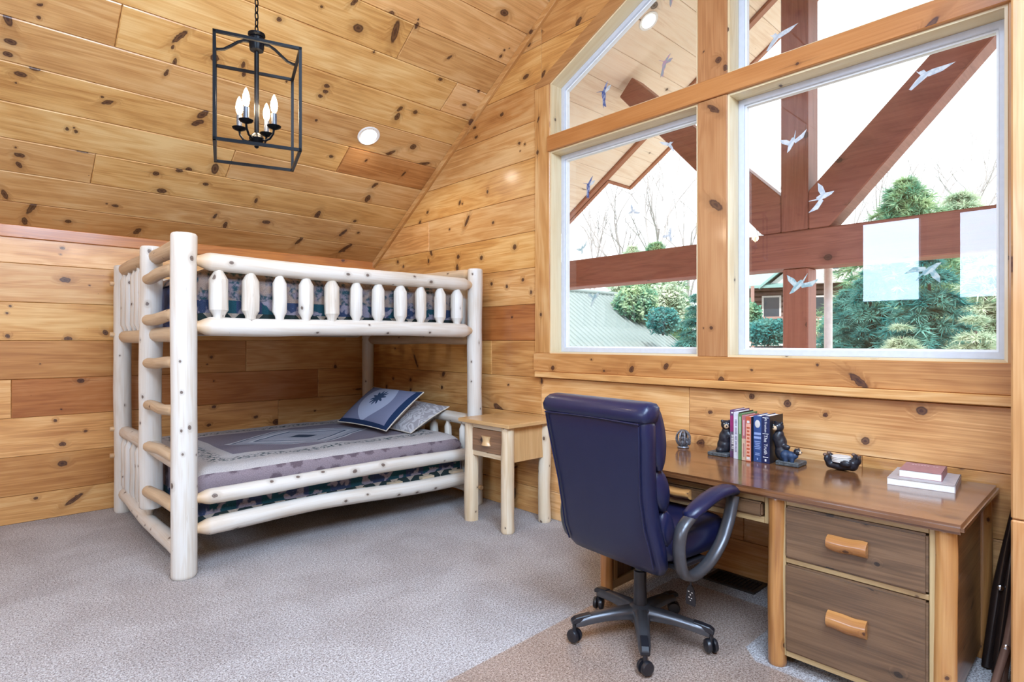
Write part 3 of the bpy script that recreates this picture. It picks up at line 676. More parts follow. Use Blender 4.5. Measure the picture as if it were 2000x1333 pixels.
# window casings, posts and sill (trim boards proud of the planks)
def board(name, y0, y1, z0_, z1_, x0, x1, mat='pine_trim', color=None, bev=0.004):
    return kinded(MB().box(x0, x1, y0, y1, z0_, z1_).build(name, mat, None, bev=bev, color=color))
XC = XW - 0.020
board('trim_3', 2.995, 3.150, 1.257, 3.300, XC, XW + 0.02, mat='pine_wall', color=(0.95, 0.95, 0.95))                                   # left casing
hs = 0.4918
kinded(MB().prism(ccw([(2.995, 3.300), (3.150, 3.300), (3.150, 3.330), (YR, 3.330 + hs * (3.150 - YR) + 0.02), (YR, 3.300 + hs * (2.995 - YR))]), lambda u, v, d: Vector((d, u, v)), XC, XW + 0.02).build('trim_4', 'pine_trim', bev=0.004, grain=1))
kinded(MB().prism(ccw([(0.370, 3.300), (YR, 3.300 + hs * (2.995 - YR)), (YR, 3.330 + hs * (3.150 - YR) + 0.02), (0.215, 3.330), (0.215, 3.300)]), lambda u, v, d: Vector((d, u, v)), XC, XW + 0.02).build('trim_5', 'pine_trim', bev=0.004, grain=1))
board('trim_6', 0.215, 0.345, 1.100, 3.300, XC, XW + 0.02)                                   # right casing
board('trim_7', 1.590, 1.775, 1.257, 2.785, XC - 0.004, XW + 0.16, mat=knotty('pine_post', KN['P'], 'P'))    # lower centre post
board('trim_8', 1.590, 1.775, 2.900, 3.95, XC - 0.004, XW + 0.16, mat=knotty('pine_post', KN['P'], 'P'))      # upper centre post
board('trim_9', 0.300, 3.008, 2.785, 2.900, XC - 0.016, XW + 0.16, mat='pine_red', color=(1.02, 0.98, 0.95))  # transom beam
board('trim_10', 0.290, 3.160, 1.118, 1.257, XC - 0.006, XW + 0.16, mat=knotty('pine_wall', KN['T'], 'T'), color=(0.95, 0.9, 0.88))                          # apron board under the panes
board('trim_11', 0.290, 3.130, 1.072, 1.118, XC - 0.026, XW + 0.02, mat='pine_wall', color=(1.1, 1.12, 1.15))  # lower ledge moulding

# windows : jamb boards, vinyl frame, pane
def inner(poly, w): return inset(ccw(poly), w)
for n, poly in WIN.items():
    w = thing('window_%d' % n, None, None, (XW + 0.13, sum(p[0] for p in poly) / 4, poly[0][1])); w['kind'] = 'structure'
    poly = ccw(poly); q = len(poly)
    for k in range(q):                            # jamb boards, one per side
        p0, p1 = Vector(poly[k]), Vector(poly[(k + 1) % q]); a = (p1 - p0).normalized(); nrm = Vector((-a.y, a.x))
        i0, i1 = inset(poly, 0.012)[k], inset(poly, 0.012)[(k + 1) % q]
        MB().prism(ccw([tuple(p0), tuple(p1), i1, i0]), lambda u, v, d: Vector((d, u, v)), XW - 0.012, XW + 0.10).build('jamb', 'pine_jamb', w, grain=1 if abs(a.x) > 0.5 else 2)
    MB().ring(inset(poly, 0.010), 0.034, lambda u, v, d: Vector((d, u, v)), XW + 0.100, XW + 0.165).build('window_frame', 'vinyl', w, bev=0.003)
    MB().ring(inset(poly, 0.044), 0.010, lambda u, v, d: Vector((d, u, v)), XW + 0.118, XW + 0.150).build('glazing_bead', 'white_plastic', w)
    MB().prism(inset(poly, 0.050), lambda u, v, d: Vector((d, u, v)), XW + 0.130, XW + 0.134).build('pane', 'glass', w)

# partition wall end at the right border of the view, with a corner board
XP = 2.75
pw = kinded(MB().prism(ccw([(YN, 0), (0.268, 0), (0.268, zc(0.268)), (YN, ZK)]), lambda u, v, d: Vector((d, u, v)), XP + 0.018, XW).build('wall_near', 'pine_wall', grain=1))
def toP(u, v, d): return Vector((XP + 0.018 - d, u, v))
z0 = 0.0
for k in range(10):
    z1 = ROW0 + PITCH * k + 0.19
    plank(pw, [(-0.9, z0), (0.240, z0), (0.240, z1), (-0.9, z1)], toP, color=tone('n'))
    z0 = z1
board('trim_12', 0.240, 0.286, 0.708, 3.8, XP - 0.008, XP + 0.12, color=(1.1, 1.1, 1.1), bev=0.006)
board('trim_13', 0.240, 0.286, 0.0, 0.706, XP - 0.008, XP + 0.12, color=(1.12, 0.98, 0.85), bev=0.006)

# walls behind the camera
wk = kinded(MB().box(XB - 0.15, XW + 0.15, YN - 0.15, YN, -0.12, ZK + 0.12).build('wall_front', 'pine_wall', grain=0))
wbm = MB(); wbm.prism(ccw([(YN - 0.1, -0.1), (YW + 0.1, -0.1), (YW + 0.1, ZK), (YR, zc(YR)), (YN - 0.1, ZK)]), lambda u, v, d: Vector((d, u, v)), XB - 0.15, XB)
wb = kinded(wbm.build('wall_rear', 'pine_wall', grain=1))
for i, (ya_, yb_, za_, zb_) in enumerate(((1.94, 2.80, 1.87, 3.17), (0.67, 1.63, 1.87, 3.17))):  # assumed rear windows, added out of view with glowing panes behind the fill
    w = thing('window_%d' % (5 + i), None, None, (XB, (ya_ + yb_) / 2, za_)); w['kind'] = 'structure'
    pl = [(ya_, za_), (yb_, za_), (yb_, zb_), (ya_, zb_)]
    MB().ring(pl, 0.07, lambda u, v, d: Vector((d, u, v)), XB, XB + 0.03).build('casing', 'pine_trim', w)
    MB().prism(inset(pl, 0.07), lambda u, v, d: Vector((d, u, v)), XB + 0.002, XB + 0.008).build('pane', 'pane_glow', w)
for i, (sx, sy) in enumerate(FILL_XY):  # skylights added out of view to carry the fill, with glowing panes
    w = thing('window_%d' % (7 + i), None, None, (sx, sy, zc(sy))); w['kind'] = 'structure'
    vc = (sy - YN) / math.cos(CA)
    pl = [(sx - 0.72, vc - 0.82), (sx + 0.72, vc - 0.82), (sx + 0.72, vc + 0.82), (sx - 0.72, vc + 0.82)]
    MB().ring(pl, 0.07, toC2, 0.002, 0.03).build('casing', 'pine_trim', w)
    MB().prism(inset(pl, 0.07), toC2, 0.002, 0.010).build('pane', 'pane_glow', w)
# ------------------------------------------------------------------ bunk bed of peeled logs
BX0, BX1, BY0, BY1 = 0.910, 3.070, 3.700, 5.455
bed = thing('bunk_bed', 'peeled white log bunk bed with a ladder at its foot, along the left wall', 'bunk bed', (BX0, BY0, 0))
for (x, y, r, h, m_) in ((BX0, BY0, 0.068, 1.965, 'log'), (BX1, BY0, 0.062, 1.945, 'log'), (BX0, BY1, 0.062, 1.945, 'log'), (BX1, BY1, 0.060, 1.945, 'log')):
    log('post', (x, y, 0), (x, y, h), r, m_, bed, bow=0.004, seg=16, wob=0.06)
# long rails : front (y=BY0) and back
def rail(p0, p1, r, mat='log', nm='rail', tp=0.09, bow=0.010, tr=0.55): return log(nm, p0, p1, r, mat, bed, (tp, tp), tr, bow=bow, seg=14, wob=0.07)
xa, xb = BX0 + 0.045, BX1 - 0.04
rail((xa, BY0, 1.818), (xb, BY0, 1.808), 0.053, nm='guard_rail')
rail((xa, BY0, 1.436), (xb, BY0, 1.434), 0.056, nm='side_rail')
rail((xa, BY0, 0.437), (xb, BY0, 0.430), 0.046, nm='side_rail')
rail((xa, BY0, 0.261), (xb, BY0, 0.238), 0.050, nm='side_rail', bow=0.018)
for z in (1.818, 1.436, 0.437, 0.25): rail((xa, BY1, z), (xb, BY1, z), 0.05, nm='guard_rail' if z > 1.7 else 'side_rail')
# spindles under the front guard rail, each shaved to a point at both ends
for i, x in enumerate((1.095, 1.277, 1.456, 1.63, 1.809, 1.99, 2.165, 2.35, 2.53, 2.712, 2.880)):
    r = 0.047 + 0.004 * math.sin(i * 2.1) + (0.007 if i == 0 else 0)
    a, b = 1.482, 1.775
    MB().tube([(x, BY0, a), (x, BY0, a + 0.022), (x, BY0, a + 0.052), (x + 0.003 * math.sin(i), BY0, 1.62), (x, BY0, b - 0.060), (x, BY0, b - 0.012), (x, BY0, b)],
              [r * 0.56, r * 0.64, r * 0.99, r, r * 0.99, r * 0.48, r * 0.40], 14, wob=0.10, seed=i * 3.3).build('spindle', 'log', bed, smooth=28)
# foot end (x=BX0) and head end (x=BX1)
ya, yb = BY0 + 0.04, BY1 - 0.04
for x, zz in ((BX0, (1.905, 1.385, 0.640, 0.150)), (BX1, (1.905, 1.365, 0.690, 0.150))):
    for z, m_ in zip(zz, ('log_tan', 'log_tan', 'log', 'log')):
        rail((x, ya, z - (0.02 if z < 0.2 else 0)), (x, yb, z + (0.01 if z < 0.2 else 0)), 0.048, m_, nm='end_rail', tp=0.07)
    ys = [5.33, 5.17, 5.01, 4.85, 4.69, 4.53] if x == BX0 else [5.33, 5.12, 4.91, 4.70, 4.49, 4.28, 4.07, 3.86]
    for lo, hi in ((zz[1] + 0.03, zz[0] - 0.03), (zz[3] + 0.03, zz[2] - 0.03)):
        for i, y in enumerate(ys):
            r = 0.036 + 0.005 * math.sin(i * 1.7 + lo)
            MB().tube([(x, y, lo), (x, y, lo + 0.02), (x, y, lo + 0.055), (x + 0.004, y, (lo + hi) / 2), (x, y, hi - 0.055), (x, y, hi - 0.02), (x, y, hi)],
                      [r * 0.5, r * 0.55, r, r * 1.02, r, r * 0.55, r * 0.5], 10, wob=0.1, seed=i * 2.7 + x).build('slat', 'log', bed, smooth=40)
# ladder : one rail and rungs let into the corner post
log('ladder_rail', (BX0 - 0.012, 4.44, 0.245), (BX0 - 0.012, 4.44, 1.975), 0.066, 'log', bed, bow=0.008, seg=16)
for z, r in ((1.756, 0.036), (1.493, 0.036), (1.217, 0.034), (0.944, 0.032), (0.680, 0.032), (0.391, 0.036)):
    log('rung', (BX0 - 0.055, 4.375, z - 0.008), (BX0 - 0.035, BY0 + 0.03, z + 0.008), r, 'log_tan', bed, (0.06, 0.03), 0.55, seg=6)
# dowel ends that poke out of the posts
for x, y, z, ax in ((BX0, BY1, 1.80, 1), (BX0, BY1, 1.40, 1), (BX0, BY1, 0.66, 1), (BX0, BY1, 0.45, 1), (BX0, BY0, 1.905, 1), (BX0, BY0, 1.44, 1), (BX0, BY0, 0.15, 1), (BX1, BY0, 0.15, 1)):
    d = Vector((-0.088, 0, 0)) if y == BY1 else Vector((0, 0.085 if x == BX0 else -0.085, 0))
    log('dowel', (x, y, z), tuple(Vector((x, y, z)) + d), 0.020, 'log_end', bed, n=10, seg=2, bow=0)
for z in (1.405, 0.275):                                   # slatted platform boards under each mattress
    for i in range(7):
        x = 1.12 + i * 0.29
        MB().box(x, x + 0.11, BY0 + 0.03, BY1 - 0.03, z, z + 0.02).build('bed_slat', 'log_tan', bed)

# mattresses
def mattress(label, z0, z1, mat):
    o = MB().box(1.005, 2.975, 3.79, 5.375, z0, z1).build('mattress', mat, None, bev=0.05, bseg=3, smooth=40)
    return tag(o, label, 'mattress', 'mattresses of the bunk bed')
mattress('thin mattress on the lower bunk under the patchwork quilt', 0.297, 0.560, 'mattress')
mattress('blue covered mattress on the upper bunk behind the log spindles', 1.427, 1.765, 'blue_cloth')

def quilt(label, top, drop, hx, hy, cx, cy, seed, tuck=None):
    A, B = 1.34, 1.12; nu, nv = 84, 72; rr = 0.10
    vs = []; fs = []; us = []
    def dr(t, half):
        s = 1 if t >= 0 else -1; t = abs(t); flat = half - rr
        if t <= flat: return s * t, 0.0
        q = (t - flat) / rr
        if q < math.pi / 2: return s * (flat + rr * math.sin(q)), rr * (1 - math.cos(q))
        return s * (half + 0.004), rr + (t - flat - rr * math.pi / 2)
    for j in range(nv + 1):
        for i in range(nu + 1):
            u = -A + 2 * A * i / nu; v = -B + 2 * B * j / nv
            x, d1 = dr(u, hx); y, d2 = dr(v, hy)
            if tuck and u < 0 and d1 > tuck: d1 = tuck
            d = max(d1, d2) + 0.12 * min(d1, d2)
            w = mnoise.noise(Vector((u * 3.2 + seed, v * 3.2, 0.3))) + 0.5 * mnoise.noise(Vector((u * 8 + seed, v * 8, 1.7)))
            drape = min(1.0, d / 0.15)
            z = top - min(d, drop) + 0.010 * w * (1 - drape)
            if d1 > rr * 0.9: x += (0.008 * w * drape - 0.012 * drape) * (1 if u > 0 else -1)
            if d2 > rr * 0.9: y += (0.008 * w * drape - 0.012 * drape) * (1 if v > 0 else -1)
            vs.append((cx + x, cy + y, z))
    for j in range(nv):
        for i in range(nu):
            q = (j * (nu + 1) + i, j * (nu + 1) + i + 1, (j + 1) * (nu + 1) + i + 1, (j + 1) * (nu + 1) + i)
            fs.append(q); us.append([(-A + 2 * A * (k % (nu + 1)) / nu, -B + 2 * B * (k // (nu + 1)) / nv) for k in q])
    o = MB().add(vs, fs, us).build('quilt', 'quilt_upper' if tuck else 'quilt', None, smooth=60)
    sm = o.modifiers.new('cloth_thickness', 'SOLIDIFY'); sm.thickness = 0.006; sm.offset = 0
    return tag(o, label, 'quilt', 'patchwork quilts on the bunks')
quilt('patchwork quilt with pine sprig border spread over the lower bunk', 0.580, 0.335, 1.000, 0.808, 1.990, 4.582, 1.0)
quilt('dark patchwork quilt on the upper bunk, seen between the log spindles', 1.790, 0.33, 1.000, 0.808, 1.990, 4.582, 9.0, tuck=0.07)

# pillows
def pillow(name, label, c, w, h, t, eul, top, bottom, group):
    M_ = Matrix.Translation(Vector(c)) @ eul.to_matrix().to_4x4() if hasattr(eul, 'to_matrix') else eul
    p = thing(name, label, 'pillow', c, group=group)
    cushion(MB(), w, h, t, M_, side=1).build('pillow_front', top, p, smooth=70)
    cushion(MB(), w, h, t, M_, side=-1).build('pillow_back', bottom, p, smooth=70)
    path = []
    for k in range(64):
        a = k / 64 * 4; s = int(a); f = a - s
        u, v = ((-1 + 2 * f, -1), (1, -1 + 2 * f), (1 - 2 * f, 1), (-1, 1 - 2 * f))[s]
        pin = 1 - 0.06 * (1 - abs(u) ** 2) * abs(v) ** 3; pin2 = 1 - 0.06 * (1 - abs(v) ** 2) * abs(u) ** 3
        path.append(M_ @ Vector((u * w / 2 * pin2, v * h / 2 * pin, 0)))
    path.append(path[0])
    MB().tube(path, 0.0055, 6).build('piping', 'piping', p, smooth=60)
    return p
def frame_of(ex, ey, c):
    ex = Vector(ex).normalized(); ez = ex.cross(Vector(ey)).normalized(); ey = ez.cross(ex)
    M_ = Matrix((( ex.x, ey.x, ez.x, c[0]), (ex.y, ey.y, ez.y, c[1]), (ex.z, ey.z, ez.z, c[2]), (0, 0, 0, 1))); return M_
pc = (2.655, 4.515, 0.765)
pillow('pillow', 'blue-grey pillow with a dark leaf print and navy border leaning on another pillow', pc, 0.79, 0.47, 0.15, frame_of((0.03, -1, 0), (0.34, 0, 0.265), pc), 'leaf_pillow', 'pillow_back', 'pillows on the lower bunk')
pc2 = (2.835, 4.42, 0.690)
pillow('pillow', 'grey wavy patterned pillow lying at the head of the lower bunk', pc2, 0.74, 0.46, 0.15, frame_of((0.10, -1, -0.02), (0.40, 0, 0.17), pc2), 'wavy_pillow', 'wavy_pillow', 'pillows on the lower bunk')

# ------------------------------------------------------------------ nightstand
ns = thing('nightstand', 'small pine nightstand with log legs and one dark drawer beside the bunk bed', 'nightstand', (2.96, 3.18, 0))
MB().box(2.715, 3.205, 2.915, 3.475, 0.742, 0.770).build('tabletop', 'night_pine', ns, bev=0.004, grain=1)
for x, y, r in ((2.775, 2.985, 0.047), (3.150, 2.985, 0.047)):
    log('leg', (x, y, 0), (x, y, 0.743), r, 'night_log', ns, bow=0.006, wob=0.14)
for x, y in ((2.775, 3.400), (3.150, 3.400)):
    rg = [[Vector((x + 0.040 * (1 + 0.12 * math.sin(z * 9)) * math.cos(R(a)), y + 0.05 * math.sin(R(a)) * (1 + 0.1 * math.sin(z * 7)), z)) for a in (100, 120, 150, 180, 210, 240, 260)] + [Vector((x + 0.035, y - 0.05, z)), Vector((x + 0.035, y + 0.05, z))] for z in [0.743 * k / 10 for k in range(11)]]
    MB().loft(rg).build('leg', 'night_log', ns, smooth=50)
MB().box(2.800, 3.150, 2.968, 2.986, 0.488, 0.742).build('side_panel', 'night_pine', ns, bev=0.002, grain=2)
MB().box(2.800, 3.150, 3.400, 3.418, 0.488, 0.742).build('side_panel', 'night_pine', ns, bev=0.002, grain=2)
MB().box(3.150, 3.168, 2.99, 3.40, 0.488, 0.742).build('back_panel', 'night_pine', ns, bev=0.002)
MB().box(2.765, 2.800, 3.020, 3.370, 0.705, 0.742).build('drawer_rail', 'night_log', ns, bev=0.003)
MB().box(2.765, 2.800, 3.020, 3.370, 0.500, 0.535).build('drawer_rail', 'night_log', ns, bev=0.003)
dr = MB().box(2.760, 2.800, 3.030, 3.360, 0.537, 0.703).build('drawer', 'desk_dark', ns, bev=0.004, color=(1.5, 1.4, 1.35))
rg = []
for k in range(9):
    z = 0.590 + 0.066 * k / 8; q = abs(k - 4) / 4
    hw = 0.034 + 0.014 * q * q; dp = 0.022 + 0.006 * q
    rg.append([Vector((2.760 - dp * math.sin(R(a)), 3.198 + hw * math.cos(R(a)), z)) for a in (0, 30, 60, 90, 120, 150, 180)])
MB().loft(rg).build('handle', 'night_pine', dr, smooth=50)
# ------------------------------------------------------------------ desk
dk = thing('desk', 'wide dark-topped pine desk with log legs and file drawers under the windows', 'desk', (2.85, 1.2, 0))
MB().box(2.420, 3.225, 0.372, 1.955, 0.697, 0.731).build('desktop', 'desk_top', dk, bev=0.010, bseg=2, smooth=40, grain=1)
for x, y, r in ((2.478, 1.004, 0.037), (2.478, 0.430, 0.034), (2.478, 1.893, 0.034), (3.170, 0.425, 0.034), (3.170, 1.893, 0.034)):
    log('leg', (x, y, 0), (x, y, 0.698), r, 'desk_log', dk, bow=0.004, wob=0.07)
# right pedestal carcass and face frame
MB().box(2.500, 3.205, 0.425, 0.445, 0.045, 0.697).build('side_panel', 'desk_dark', dk, bev=0.002, color=(1.5, 1.3, 1.0))
MB().box(2.500, 3.205, 0.985, 1.005, 0.045, 0.697).build('side_panel', 'desk_dark', dk, bev=0.002, color=(1.5, 1.3, 1.0))
MB().box(2.520, 3.205, 0.445, 0.985, 0.045, 0.065).build('bottom_panel', 'desk_dark', dk)
MB().box(3.190, 3.205, 0.445, 0.985, 0.065, 0.697).build('back_panel', 'desk_dark', dk)
for y0, y1, z0, z1 in ((0.4765, 0.9635, 0.672, 0.697), (0.4765, 0.9635, 0.436, 0.456), (0.4765, 0.9635, 0.050, 0.073), (0.455, 0.476, 0.050, 0.697), (0.964, 0.978, 0.050, 0.697)):
    MB().box(2.464, 2.520, y0, y1, z0, z1).build('face_frame', 'desk_frame', dk, bev=0.002)
def half_log(y0, y1, zc_, h, x0, parent, sd):
    rg = []
    for k in range(9):
        y = y0 + (y1 - y0) * k / 8
        w = h * (1 + 0.04 * math.sin(k * 1.3 + sd)); e = 0.97 if k in (0, 8) else 1.0
        off = 0.002 * math.sin(k * 0.8 + sd)
        rg.append([Vector((x0 - 0.034 * e * math.sin(R(a)), y, zc_ + off + w * e / 2 * math.cos(R(a)))) for a in (0, 20, 45, 70, 90, 110, 135, 160, 180)])
    return MB().loft(rg).build('handle', 'desk_log', parent, smooth=50, label='honey-coloured half-log handle')
d1 = MB().box(2.452, 2.500, 0.477, 0.965, 0.458, 0.671).build('drawer', 'desk_dark', dk, bev=0.008, bseg=2, smooth=40)
half_log(0.662, 0.800, 0.566, 0.060, 2.453, d1, 0.5)
d2 = MB().box(2.452, 2.500, 0.477, 0.965, 0.075, 0.434).build('drawer', 'desk_dark', dk, bev=0.008, bseg=2, smooth=40)
half_log(0.664, 0.800, 0.266, 0.068, 2.453, d2, 2.0)
# kneehole rail with its flat drawer
for y0, y1, z0, z1 in ((1.0565, 1.7995, 0.664, 0.697), (1.0565, 1.7995, 0.574, 0.600), (1.034, 1.056, 0.574, 0.697), (1.800, 1.862, 0.574, 0.697)):
    MB().box(2.474, 2.510, y0, y1, z0, z1).build('face_frame', 'desk_frame', dk, bev=0.002)
d3 = MB().box(2.460, 2.500, 1.062, 1.795, 0.602, 0.662).build('drawer', 'desk_dark', dk, bev=0.007, bseg=2, smooth=40)
half_log(1.390, 1.510, 0.632, 0.046, 2.461, d3, 1.0)
# left end panel
MB().box(2.505, 3.150, 1.888, 1.906, 0.050, 0.697).build('side_panel', 'desk_dark', dk, bev=0.002)
MB().box(2.505, 3.150, 1.872, 1.890, 0.030, 0.075).build('bottom_rail', 'desk_frame', dk, bev=0.002)
MB().box(2.512, 2.545, 1.872, 1.890, 0.075, 0.697).build('stile', 'desk_frame', dk, bev=0.002)

# ------------------------------------------------------------------ floor register and clear chair mat
vt = thing('floor_vent', 'dark brown floor register against the wall under the desk', 'vent', (3.13, 1.50, 0))
MB().ring(ccw([(3.045, 1.355), (3.222, 1.355), (3.222, 1.650), (3.045, 1.650)]), 0.022, lambda u, v, d: Vector((u, v, d)), 0.0005, 0.011).build('rim', 'vent', vt, bev=0.002)
MB().box(3.06, 3.21, 1.37, 1.635, 0.0005, 0.003).build('backing', 'vent', vt)
for i in range(12):
    y = 1.383 + i * 0.022
    MB().box(3.066, 3.201, y, y + 0.006, 0.003, 0.0095).build('slat', 'vent', vt)
mp = [(0.95, 0.50), (2.395, 0.50), (2.415, 0.52), (2.415, 1.07), (2.50, 1.15), (2.92, 1.15), (2.94, 1.17), (2.94, 1.74), (2.92, 1.76), (2.56, 1.76), (2.48, 1.862), (2.45, 1.872), (1.0, 1.835), (0.95, 1.80)]
cmx = MB().prism(ccw(mp), lambda u, v, d: Vector((u, v, d)), 0.0015, 0.0045).build('chair_mat', 'clear_mat')
tag(cmx, 'clear plastic chair mat lying on the carpet under the office chair', 'chair mat')

# ------------------------------------------------------------------ executive chair (local: x forward, y left)
ch = thing('office_chair', 'brown-black leather executive office chair, tinted with daylight blue, with grey arms pulled up to the desk', 'office chair', (2.236, 1.520, 0.0045), R(-5.2))
def rrect(cx, hw, t, z, n=6, pw_=0.32, rx=0.0):
    """superellipse section in the xy-plane: half width hw (y), thickness t (x)"""
    out = []
    for k in range(28):
        a = 2 * math.pi * k / 28; c, s = math.cos(a), math.sin(a)
        out.append(Vector((cx + t / 2 * math.copysign(abs(c) ** pw_, c), hw * math.copysign(abs(s) ** pw_, s), z)))
    return out
st = [(0.385, -0.150, 0.200, 0.030), (0.395, -0.155, 0.245, 0.060), (0.43, -0.170, 0.268, 0.080), (0.50, -0.190, 0.272, 0.090), (0.60, -0.215, 0.262, 0.092), (0.72, -0.240, 0.262, 0.090), (0.84, -0.262, 0.276, 0.088), (0.95, -0.280, 0.291, 0.086), (1.015, -0.290, 0.297, 0.084), (1.030, -0.293, 0.292, 0.070)]
MB().loft([rrect(c, hw, t, z, pw_=0.36) for z, c, hw, t in st]).build('backrest', 'leather', ch, smooth=60, local=True)
# rolled head section over the top
hd = [(1.022, -0.290, 0.285, 0.080), (1.034, -0.290, 0.300, 0.104), (1.060, -0.286, 0.303, 0.122), (1.085, -0.278, 0.299, 0.112), (1.100, -0.272, 0.288, 0.080), (1.106, -0.270, 0.270, 0.035)]
MB().loft([rrect(c, hw, t, z, pw_=0.34) for z, c, hw, t in hd]).build('head_roll', 'leather', ch, smooth=60, local=True)
for nm, z0, z1, cx0, cx1, hw, t in (('headrest_pad', 0.83, 1.09, -0.200, -0.232, 0.285, 0.125), ('lumbar_pad', 0.655, 0.825, -0.155, -0.185, 0.268, 0.125), ('lower_pad', 0.50, 0.65, -0.115, -0.140, 0.262, 0.120)):
    rg = []
    for k in range(9):
        f = k / 8; q = math.sin(math.pi * (0.04 + 0.92 * f)) ** 0.5
        rg.append(rrect(cx0 + (cx1 - cx0) * f, hw * (0.93 + 0.07 * q), t * q, z0 + (z1 - z0) * f, pw_=0.45))
    MB().loft(rg).build(nm, 'leather', ch, smooth=60, local=True)
# welt seams on the back shell
for hwf, xo in ((0.900, -0.003), (0.965, 0.004)):
    for sgn in (1, -1):
        MB().tube([(c - t / 2 * (1.0 if hwf < 0.95 else 0.72) + xo, sgn * hw * hwf, z) for z, c, hw, t in st[2:9]], 0.0035, 6).build('seam', 'leather', ch, smooth=60, local=True)
MB().tube([(-0.338, y, 1.026 + 0.003 * math.cos(y * 9)) for y in [-0.27 + 0.54 * k / 10 for k in range(11)]], 0.004, 6).build('seam', 'leather', ch, smooth=60, local=True)
# seat
ss = [(0.430, 0.235, 0.255, 0.44), (0.445, 0.24, 0.275, 0.49), (0.49, 0.24, 0.285, 0.51), (0.53, 0.235, 0.280, 0.50), (0.550, 0.23, 0.262, 0.46), (0.556, 0.23, 0.23, 0.40)]
MB().loft([[p + Vector((-0.13, 0, 0)) for p in rrect(c * 0.9, hw, t, z, pw_=0.42)] for z, c, hw, t in ss]).build('seat', 'leather', ch, smooth=60, local=True)
MB().loft([rrect(0.06, 0.20, 0.34, 0.395), rrect(0.06, 0.23, 0.40, 0.432)]).build('seat_pan', 'black_plastic', ch, local=True, bev=0.006)
MB().box(-0.06, 0.14, -0.09, 0.09, 0.335, 0.397).build('tilt_mechanism', 'black_plastic', ch, local=True, bev=0.012)
# arms
for sgn in (1, -1):
    y = sgn * 0.325
    pth = [(-0.075, 0.640), (-0.135, 0.605), (-0.155, 0.560), (-0.158, 0.500), (-0.135, 0.425), (-0.085, 0.398), (-0.02, 0.402), (0.06, 0.432), (0.135, 0.490), (0.185, 0.560), (0.215, 0.630), (0.228, 0.672)]
    # smooth it
    sp = []
    for i in range(len(pth) - 1):
        for q in range(3):
            f = q / 3; p0 = pth[max(i - 1, 0)]; p1 = pth[i]; p2 = pth[i + 1]; p3 = pth[min(i + 2, len(pth) - 1)]
            sp.append(tuple(0.5 * (2 * b + (c - a) * f + (2 * a - 5 * b + 4 * c - d) * f * f + (-a + 3 * b - 3 * c + d) * f ** 3) for a, b, c, d in zip(p0, p1, p2, p3)))
    sp.append(pth[-1])
    arm = MB().tube([(x, y, z) for x, z in sp], [0.019] * len(sp), 12, flat=1.5, up=(0, 1, 0)).build('armrest', 'gunmetal', ch, smooth=50, local=True)
    arm.scale = (1, 1, 1)
    pd = [(-0.105, 0.648, 0.016), (-0.09, 0.655, 0.034), (-0.04, 0.676, 0.040), (0.03, 0.700, 0.041), (0.10, 0.715, 0.041), (0.17, 0.718, 0.040), (0.225, 0.708, 0.036), (0.242, 0.700, 0.016)]
    MB().tube([(x, y, z - 0.012) for x, z, r in pd], [r for x, z, r in pd], 16, flat=0.62, up=(0, 0, 1)).build('arm_pad', 'leather', arm, smooth=60, local=True)
    MB().box(-0.10, 0.10, y - sgn * 0.10 - 0.05, y - sgn * 0.10 + 0.085 * (1 if sgn > 0 else 0.6), 0.405, 0.425).build('arm_bracket', 'black_plastic', arm, local=True, bev=0.004)
# gas lift, star base, casters
MB().lathe([(0.030, 0.09), (0.030, 0.20), (0.0285, 0.205), (0.0285, 0.30), (0.022, 0.305), (0.022, 0.345)], 20).build('gas_lift', 'black_plastic', ch, smooth=40, local=True)
MB().lathe([(0.03, 0.075), (0.052, 0.078), (0.058, 0.10), (0.055, 0.135), (0.036, 0.150)], 24).build('hub', 'gunmetal', ch, smooth=40, local=True)
for a in (146, 75.5, 2.5, -70.0, -142.0):
    an = R(a + 5.2); rot = Matrix.Rotation(an, 4, 'Z')
    rg = []
    for k in range(9):
        f = k / 8; r = 0.03 + 0.275 * f
        zt = 0.142 - 0.035 * f ** 1.6 - (0.012 if k == 8 else 0); zb = 0.092 - 0.022 * f + 0.012 * math.sin(math.pi * f); w = 0.036 - 0.012 * f - (0.006 if k == 8 else 0)
        rg.append([rot @ Vector((r, sy * w * m_, z)) for sy, m_, z in ((-1, 1, zb), (1, 1, zb), (1, 1, (zt + zb) / 2 + 0.004), (1, 0.62, zt), (-1, 0.62, zt), (-1, 1, (zt + zb) / 2 + 0.004))])
    leg = MB().loft(rg).build('base_leg', 'gunmetal', ch, bev=0.003, smooth=30, local=True)
    rg = [[rot @ Vector((r, sy * 0.021 * m_, z)) for sy, m_, z in ((-1, 1, z0), (1, 1, z0), (1, 0.8, z1), (-1, 0.8, z1))] for r, z0, z1 in ((0.235, 0.098, 0.124), (0.270, 0.095, 0.119), (0.305, 0.088, 0.112), (0.322, 0.084, 0.100))]
    MB().loft(rg).build('foot_cap', 'black_plastic', leg, bev=0.003, local=True)
    cs = MB()
    wa = an + R(35)
    c = rot @ Vector((0.308, 0, 0)); ax = Vector((math.cos(wa), math.sin(wa), 0)); tn = Vector((-ax.y, ax.x, 0))
    for s_ in (-1, 1):
        prof = [(0.010, 0.006), (0.029, 0.007), (0.030, 0.014), (0.026, 0.023), (0.012, 0.027)]
        cs.loft([[c + ax * (s_ * d) + tn * (rr * math.cos(2 * math.pi * k / 16)) + Vector((0, 0, 0.031 + rr * math.sin(2 * math.pi * k / 16))) for k in range(16)] for rr, d in prof])
    cs.tube([c + Vector((0, 0, 0.035)), c + Vector((0, 0, 0.088))], 0.010, 10)
    cs.build('caster', 'black_plastic', leg, smooth=40, local=True)
